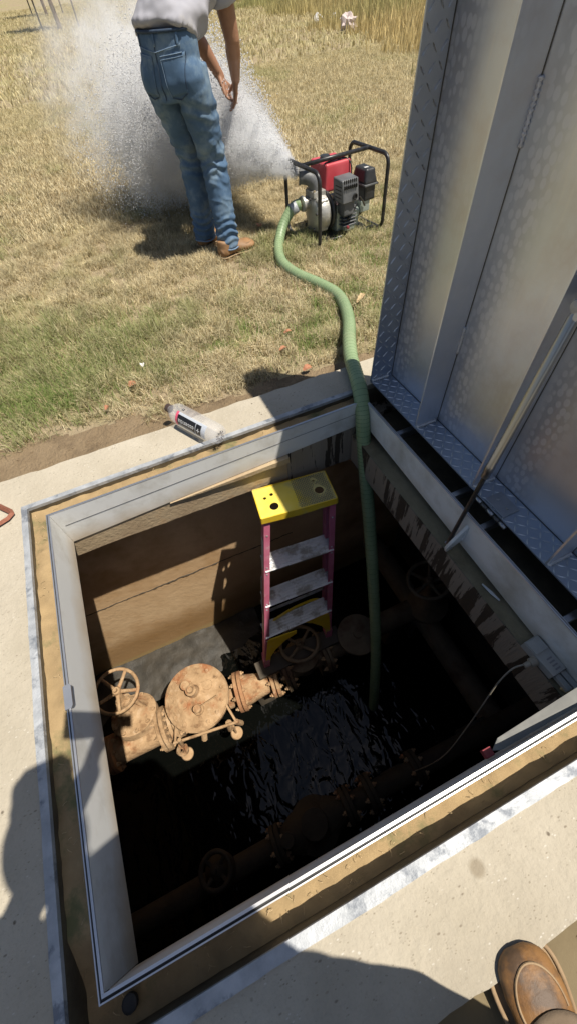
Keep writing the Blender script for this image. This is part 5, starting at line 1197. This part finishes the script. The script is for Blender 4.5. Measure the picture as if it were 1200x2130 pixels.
def jline(name, uv, mat, r=.0016, lift=.0038, per=10):
    pts = []
    for (a, b) in zip(uv, uv[1:]):
        for k in range(per):
            t = k/per; p = jcast(a[0]*(1-t)+b[0]*t, a[1]*(1-t)+b[1]*t, lift)
            if p is not None: pts.append(p)
    if len(pts) > 3: bm = bmesh.new(); tube(bm, pts, r, 5); bm.transform(wT); return obj(name, bm, mat, jeans)
for s in (-1, 1):
    pk = [(s*.022,.068),(s*.140,.078),(s*.135,-.062),(s*.040,-.078)]
    if s == 1: pk = [(s*.028,.068),(s*.140,.078),(s*.135,-.062),(s*.045,-.078)]
    jpatch('back_pocket', pk, denim); q = [(a*.985+s*.0012, b) for a, b in pk]
    jline('pocket_seam', [q[0],q[1]], denim_seam, .0022); jline('pocket_seam', [(q[0][0],q[0][1]-.012),(q[1][0],q[1][1]-.012)], denim_seam, .0014)
    jline('pocket_seam', [q[1],q[2]], denim_dk, .0020); jline('pocket_seam', [q[2],((q[2][0]+q[3][0])/2,q[2][1]-.025),q[3]], denim_dk, .0022); jline('pocket_seam', [q[3],q[0]], denim_seam, .0016)
    jline('yoke_seam', [(0,.082),(s*.14,.105)], denim_seam, .0022)
jline('centre_seam', [(0,.125),(.0,-.10)], denim_dk, .0022, .003, 26); 

for u in (-.002,-.115,.115): jpatch('belt_loop', [(u-.005,.142),(u+.005,.142),(u+.005,.100),(u-.005,.100)], denim, 2, 6, .004)
# belt sliver
bm = bmesh.new(); pts = []
for k in range(28):
    a = 2*math.pi*k/28; pts.append(Pv+Z*.150+Lf*.163*math.cos(a)+F*.118*math.sin(a))
tube(bm, pts, .007, 6, closed=True); bm.transform(wT); obj('waistband', bm, denim_dk, jeans, True)
# rolled hems
for a in (ankR, ankL):
    bm = bmesh.new(); tube(bm, [a-Z*.035+Lf*.070*math.cos(t)+F*.074*math.sin(t)+Z*.003*math.sin(3*t) for t in [2*math.pi*k/24 for k in range(24)]], .0050, 8, closed=True); bm.transform(wT); obj('hem', bm, denim_seam, jeans, True)
# shirt
def sfold(p): return .008+.010*noise.noise(V((p.x*9,p.y*9,p.z*16)))+.004*noise.noise(p*30)+.008*math.sin(p.z*55+7*p.x+5*noise.noise(p*6))*max(0,1-abs(p.z-1.02)/.12)
bm = bmesh.new()
ell_tube(bm, [(Pv+Z*.128-F*.002,.172,.128,Lf),(waist+Z*.03,.166,.122,Lf),((waist+chest)/2,.168,.125,Lf),(chest,.175,.128,Lf),(chest.lerp(neck,.55),.155,.100,Lf),(neck-V((.01,.01,.012)),.070,.066,Lf)], 30)
for sh, el in ((shR,elR),(shL,elL)):
    ell_tube(bm, [(chest.lerp(sh,.55),.080,.085,F),(sh,.072,.076,F),(sh.lerp(el,.30),.070,.072,F),(sh.lerp(el,.50),.073,.076,F)], 20); ball(bm, sh, .071)
# loose tail hanging on the right side
rs = Pv-Lf*.128
organic('shirt', bm, .0075, shirt_m, worker, wT, 3, sfold)
bR = boot(worker, wT, ankR+V((-.085,-.035,-.105)), ankR+V((.175,.035,-.105)), ankR+V((0,0,-.01)), leather, solem, 1.24)
bL = boot(worker, wT, ankL+V((-.055,-.005,-.105)), ankL+V((.19,.11,-.105)), ankL+V((0,0,-.01)), leather, solem, 1.24)

# ---- the photographer: boot in view, body casts the shadow over the near rim
ph = thing('person', 'photographer standing at the near edge in brown work boots, only one boot in view', 'person', (.62,-1.75,-.04))
pT = Matrix.Translation((-.62,1.75,.04)); GZ = -.040
pel = V((.56,-1.80,.93)); pchest = V((.455,-1.66,1.26)); pneck = V((.42,-1.57,1.46)); phead = V((.415,-1.49,1.59))
k1 = V((.70,-1.74,.47)); a1 = V((.765,-1.805,.10)); k2 = V((.40,-1.80,.47)); a2 = V((.36,-1.86,.10))
s1 = V((.615,-1.63,1.40)); s2 = V((.255,-1.65,1.40)); e1 = V((.70,-1.84,1.15)); w1 = V((.70,-1.90,.90)); e2 = V((.19,-1.50,1.16)); w2_ = V((.400,-1.295,1.225))
bm = bmesh.new(); L_ = V((-1,0,0)); Fp = V((0,1,0))
for h, k, a in ((pel+V((.09,0,-.02)),k1,a1),(pel+V((-.09,0,-.02)),k2,a2)): chain(bm, [(h,.08),(h.lerp(k,.5),.07),(k,.055),(k.lerp(a,.35),.052),(a,.034),(a+V((0,.03,-.05)),.032)])
ell_tube(bm, [(pel-Z*.05,.15,.11,L_),(pel+Z*.08,.15,.11,L_),((pel+pchest)/2,.15,.11,L_),(pchest,.17,.12,L_),(pchest.lerp(pneck,.6),.14,.09,L_),(pneck,.06,.06,L_),(pneck+V((0,.03,.05)),.055,.058,L_)], 26)
for s_, e_, w_ in ((s1,e1,w1),(s2,e2,w2_)): chain(bm, [(s_,.058),(s_.lerp(e_,.5),.05),(e_,.041),(e_.lerp(w_,.3),.042),(w_,.027)])
head(bm, phead, V((.05,.62,-.55)), V((0,.55,.62)))
hand(bm, w1, V((0,.1,-1)), V((-1,.1,-.1)), V((0,1,0)), .95, .42); hand(bm, w2_, V((.22,.42,.12)), V((1,.1,-.1)), V((0,.1,1)), .95, .42)
organic('body', bm, .0085, skin2, ph, pT, 2)
bm = bmesh.new(); ball(bm, phead+V((0,-.02,.03)), .112, (.86,1.0,.95)); ell_tube(bm, [(phead+V((0,.02,.045)),.085,.02,L_),(phead+V((0,.14,.015)),.080,.012,L_),(phead+V((0,.17,.0)),.05,.008,L_)], 16)
organic('cap', bm, .009, trous, ph, pT, 1)
bm = bmesh.new(); ell_tube(bm, [(pel-Z*.10,.15,.115,L_),(pel,.168,.130,L_),(pel+Z*.10,.158,.120,L_)], 26)
for h, k, a in ((pel+V((.09,0,-.02)),k1,a1),(pel+V((-.09,0,-.02)),k2,a2)): ell_tube(bm, [(h+Z*.03,.10,.11,L_),(h.lerp(k,.4),.088,.095,L_),(k,.070,.076,L_),(k.lerp(a,.5),.066,.070,L_),(a+Z*.10,.066,.070,L_)], 20)
organic('trousers', bm, .011, trous, ph, pT, 3, lambda p: .006*noise.noise(p*10))
bm = bmesh.new(); ell_tube(bm, [(pel+Z*.03,.172,.135,L_),((pel+pchest)/2,.17,.13,L_),(pchest,.19,.14,L_),(pchest.lerp(pneck,.6),.155,.105,L_),(pneck-Z*.02,.07,.07,L_)], 26)
for s_, e_ in ((s1,e1),(s2,e2)): ell_tube(bm, [(s_.lerp(pchest,.35),.08,.085,Fp),(s_,.074,.078,Fp),(s_.lerp(e_,.65),.074,.078,Fp)], 18); ball(bm, s_, .072)
organic('shirt', bm, .011, shirt_m, ph, pT, 3, lambda p: .006*noise.noise(p*9))
b1, bv1, at1 = boot(ph, pT, V((.742,-1.862,GZ)), V((.785,-1.580,GZ)), a1, leather2, solem, 1.12)
boot(ph, pT, V((.36,-1.93,GZ)), V((.33,-1.66,GZ)), a2, leather2, solem, 1.12)
# muddy suede vamp panel over the visible boot's instep
bm = bmesh.new(); g = {}
nu, nv = 14, 16
for i in range(nu+1):
    for j in range(nv+1):
        o = -.07+.14*i/nu; tmax = .735-.9*(abs(o)/.07)**2*.16; t = .15+(tmax-.15)*j/nv
        h = bv1.ray_cast(at1(t,.4,o), -Z)
        if h[0] and h[0].z > GZ+.05: g[i,j] = bm.verts.new(h[0]+h[1]*.0022)
for i in range(nu):
    for j in range(nv):
        q = [(i,j),(i+1,j),(i+1,j+1),(i,j+1)]
        if all(k in g for k in q) and max(g[k].co.z for k in q)-min(g[k].co.z for k in q) < .05: bm.faces.new([g[k] for k in q])
if bm.faces:
    left_ = set(bm.faces); isl = []
    while left_:
        st_ = [left_.pop()]; cur = list(st_)
        while st_:
            for e_ in st_.pop().edges:
                for f_ in e_.link_faces:
                    if f_ in left_: left_.discard(f_); st_.append(f_); cur.append(f_)
        isl.append(cur)
    isl.sort(key=len)
    for cur in isl[:-1]: bmesh.ops.delete(bm, geom=cur, context='FACES')
    bmesh.ops.delete(bm, geom=[v for v in bm.verts if not v.link_faces], context='VERTS')
    bm.normal_update(); bmesh.ops.solidify(bm, geom=list(bm.faces), thickness=-.002); bm.transform(pT); obj('vamp', bm, suede, b1, True)
# phone held above: shifted left of the lens to place its cast shadow
phn = thing('phone', 'dark mobile phone held over the pit by one hand', 'phone', CAM); phn.rotation_euler = cam.matrix_world.to_euler()
bm = bbox((-.200,-.050,.012),(-.028,.026,.020),.003,2); obj('phone_body', bm, black_pl, phn)

# ------------------------------------------------------------------ WATER SPRAY from the pump outlet
noz = V((1.922,1.855,.318)); sp = thing('water_spray', 'white jet of water blasting from the pump outlet and fanning out behind the worker', 'water spray', noz)
jd = V((-.385,.86,.29)).normalized()
ju = jd.cross(Z).normalized(); jv = ju.cross(jd).normalized()
n = 240000
tt = rng.uniform(0,1,n)**.62*1.0; ang = np.minimum(np.abs(rng.normal(0,.215,n)),.42); ph_ = rng.uniform(0,2*np.pi,n); v0 = rng.uniform(5.6,7.6,n)
th = ang*np.clip(.55+tt*3,.5,1); dirs = (np.cos(th)[:,None]*np.array(jd)+np.sin(th)[:,None]*(np.cos(ph_)[:,None]*np.array(ju)*1.25+np.sin(ph_)[:,None]*np.array(jv)))
time = tt*.33*(1-.25*np.clip(ang/.4,0,1)); pos = np.array(noz)+dirs*(v0*time)[:,None]*np.exp(-time*.55)[:,None]; pos[:,2] -= 4.9*time**2
pos += rng.normal(0,1,(n,3))*(.012+.03*tt)[:,None]
k = pos[:,2] > G+.01; pos = pos[k]; tt2 = tt[k]; n = len(pos)
s = rng.uniform(.0012,.0042,n)*(1+.5*(tt2>.35)*rng.uniform(0,1,n)**3)
u1 = rng.normal(size=(n,3)); u1 /= np.linalg.norm(u1,axis=1)[:,None]; u2 = np.cross(u1, rng.normal(size=(n,3))); u2 /= np.linalg.norm(u2,axis=1)[:,None]; u3 = np.cross(u1,u2)
tet = np.array([[1,1,1],[1,-1,-1],[-1,1,-1],[-1,-1,1]])*.62
vs = pos[:,None,:]+s[:,None,None]*(tet[None,:,0,None]*u1[:,None,:]*1.5+tet[None,:,1,None]*u2[:,None,:]+tet[None,:,2,None]*u3[:,None,:])
tri = ((np.arange(n)*4)[:,None]+np.array([0,1,2,0,3,1,0,2,3,1,3,2])[None,:]).reshape(-1)
me = D.meshes.new('droplets'); me.vertices.add(4*n); me.vertices.foreach_set('co', (vs-np.array(noz)).astype(np.float32).ravel()); me.loops.add(12*n); me.polygons.add(4*n)
me.loops.foreach_set('vertex_index', tri.astype(np.int32)); me.polygons.foreach_set('loop_start', (np.arange(4*n)*3).astype(np.int32)); me.update(calc_edges=True)
dm = D.materials.new('spray_droplet'); dm.use_nodes = True; nn_ = dm.node_tree.nodes; p_ = nn_['Principled BSDF']; p_.inputs['Base Color'].default_value = (.97,.98,1,1); p_.inputs['Roughness'].default_value = .4
tr = nn_.new('ShaderNodeBsdfTranslucent'); tr.inputs[0].default_value = (.97,.98,1,1); mx = nn_.new('ShaderNodeMixShader'); mx.inputs[0].default_value = .5
dm.node_tree.links.new(p_.outputs[0], mx.inputs[1]); dm.node_tree.links.new(tr.outputs[0], mx.inputs[2]); dm.node_tree.links.new(mx.outputs[0], nn_['Material Output'].inputs[0])
me.materials.append(dm); o = D.objects.new('droplets', me); COL.objects.link(o); o.parent = sp; stuff(o)
# fine mist: a volume following the jet's arc
arc = []; N_ = 12
for i in range(N_+1):
    t = .35*i/N_; p = noz+jd*6.4*t*math.exp(-t*.55)-Z*4.9*t*t; arc.append(p)
rad = [.045+.92*(i/N_)**.95 for i in range(N_+1)]
bm = bmesh.new(); tube(bm, arc, rad, 20)
for v in bm.verts: v.co.z = max(v.co.z, G+.01)
bm.transform(Matrix.Translation(-noz))
vm = D.materials.new('water_mist'); vm.use_nodes = True; n2 = vm.node_tree.nodes; l2 = vm.node_tree.links; n2.remove(n2['Principled BSDF'])
pv = n2.new('ShaderNodeVolumePrincipled'); pv.inputs['Color'].default_value = (.99,.995,1,1); pv.inputs['Anisotropy'].default_value = -.35
tcv = n2.new('ShaderNodeTexCoord'); nzv = n2.new('ShaderNodeTexNoise'); nzv.inputs['Scale'].default_value = 7.5; nzv.inputs['Detail'].default_value = 7; nzv.inputs['Roughness'].default_value = .6
l2.new(tcv.outputs['Object'], nzv.inputs['Vector'])
# distance from the jet axis (curved: z + drop) relative to the local radius
sep = n2.new('ShaderNodeSeparateXYZ'); l2.new(tcv.outputs['Object'], sep.inputs[0])
def M_(op, a, b=None):
    x = n2.new('ShaderNodeMath'); x.operation = op
    for i, v in enumerate((a,b)):
        if v is None: continue
        if hasattr(v,'links'): l2.new(v, x.inputs[i])
        else: x.inputs[i].default_value = v
    return x.outputs[0]
hd_ = V((jd.x,jd.y,0)); hl = hd_.length; hd_.normalize(); hs_ = V((-hd_.y,hd_.x,0))
along = M_('ADD', M_('MULTIPLY', sep.outputs[0], hd_.x), M_('MULTIPLY', sep.outputs[1], hd_.y))      # horizontal distance along
side = M_('ADD', M_('MULTIPLY', sep.outputs[0], hs_.x), M_('MULTIPLY', sep.outputs[1], hs_.y))
axisz = M_('SUBTRACT', M_('MULTIPLY', along, jd.z/hl), M_('MULTIPLY', M_('MULTIPLY', along, along), .14))
dz = M_('SUBTRACT', sep.outputs[2], axisz)
dist = M_('SQRT', M_('ADD', M_('MULTIPLY', side, side), M_('MULTIPLY', dz, dz)))
radn = M_('ADD', .035, M_('MULTIPLY', along, .46))
rel = M_('DIVIDE', dist, radn)
fall = M_('POWER', M_('MAXIMUM', M_('SUBTRACT', 1.0, rel), 0.0), 1.3)
nzr = n2.new('ShaderNodeMapRange'); l2.new(nzv.outputs[0], nzr.inputs[0]); nzr.inputs[1].default_value = .42; nzr.inputs[2].default_value = .66
core = M_('DIVIDE', 55.0, M_('ADD', .10, M_('MULTIPLY', along, M_('ADD', along, .10))))
l2.new(M_('MULTIPLY', M_('MULTIPLY', fall, M_('ADD', nzr.outputs[0], .06)), M_('MINIMUM', core, 260.0)), pv.inputs['Density'])
l2.new(pv.outputs[0], n2['Material Output'].inputs['Volume'])
mo = obj('mist', bm, vm, sp); stuff(mo)
try: vm.cycles.volume_sampling = 'MULTIPLE_IMPORTANCE'; vm.cycles.homogeneous_volume = False
except Exception: pass
SC.cycles.diffuse_bounces = 1; SC.cycles.glossy_bounces = 3; SC.cycles.max_bounces = 24
SC.cycles.volume_step_rate = 2.0; SC.cycles.volume_bounces = 24; SC.cycles.volume_max_steps = 128
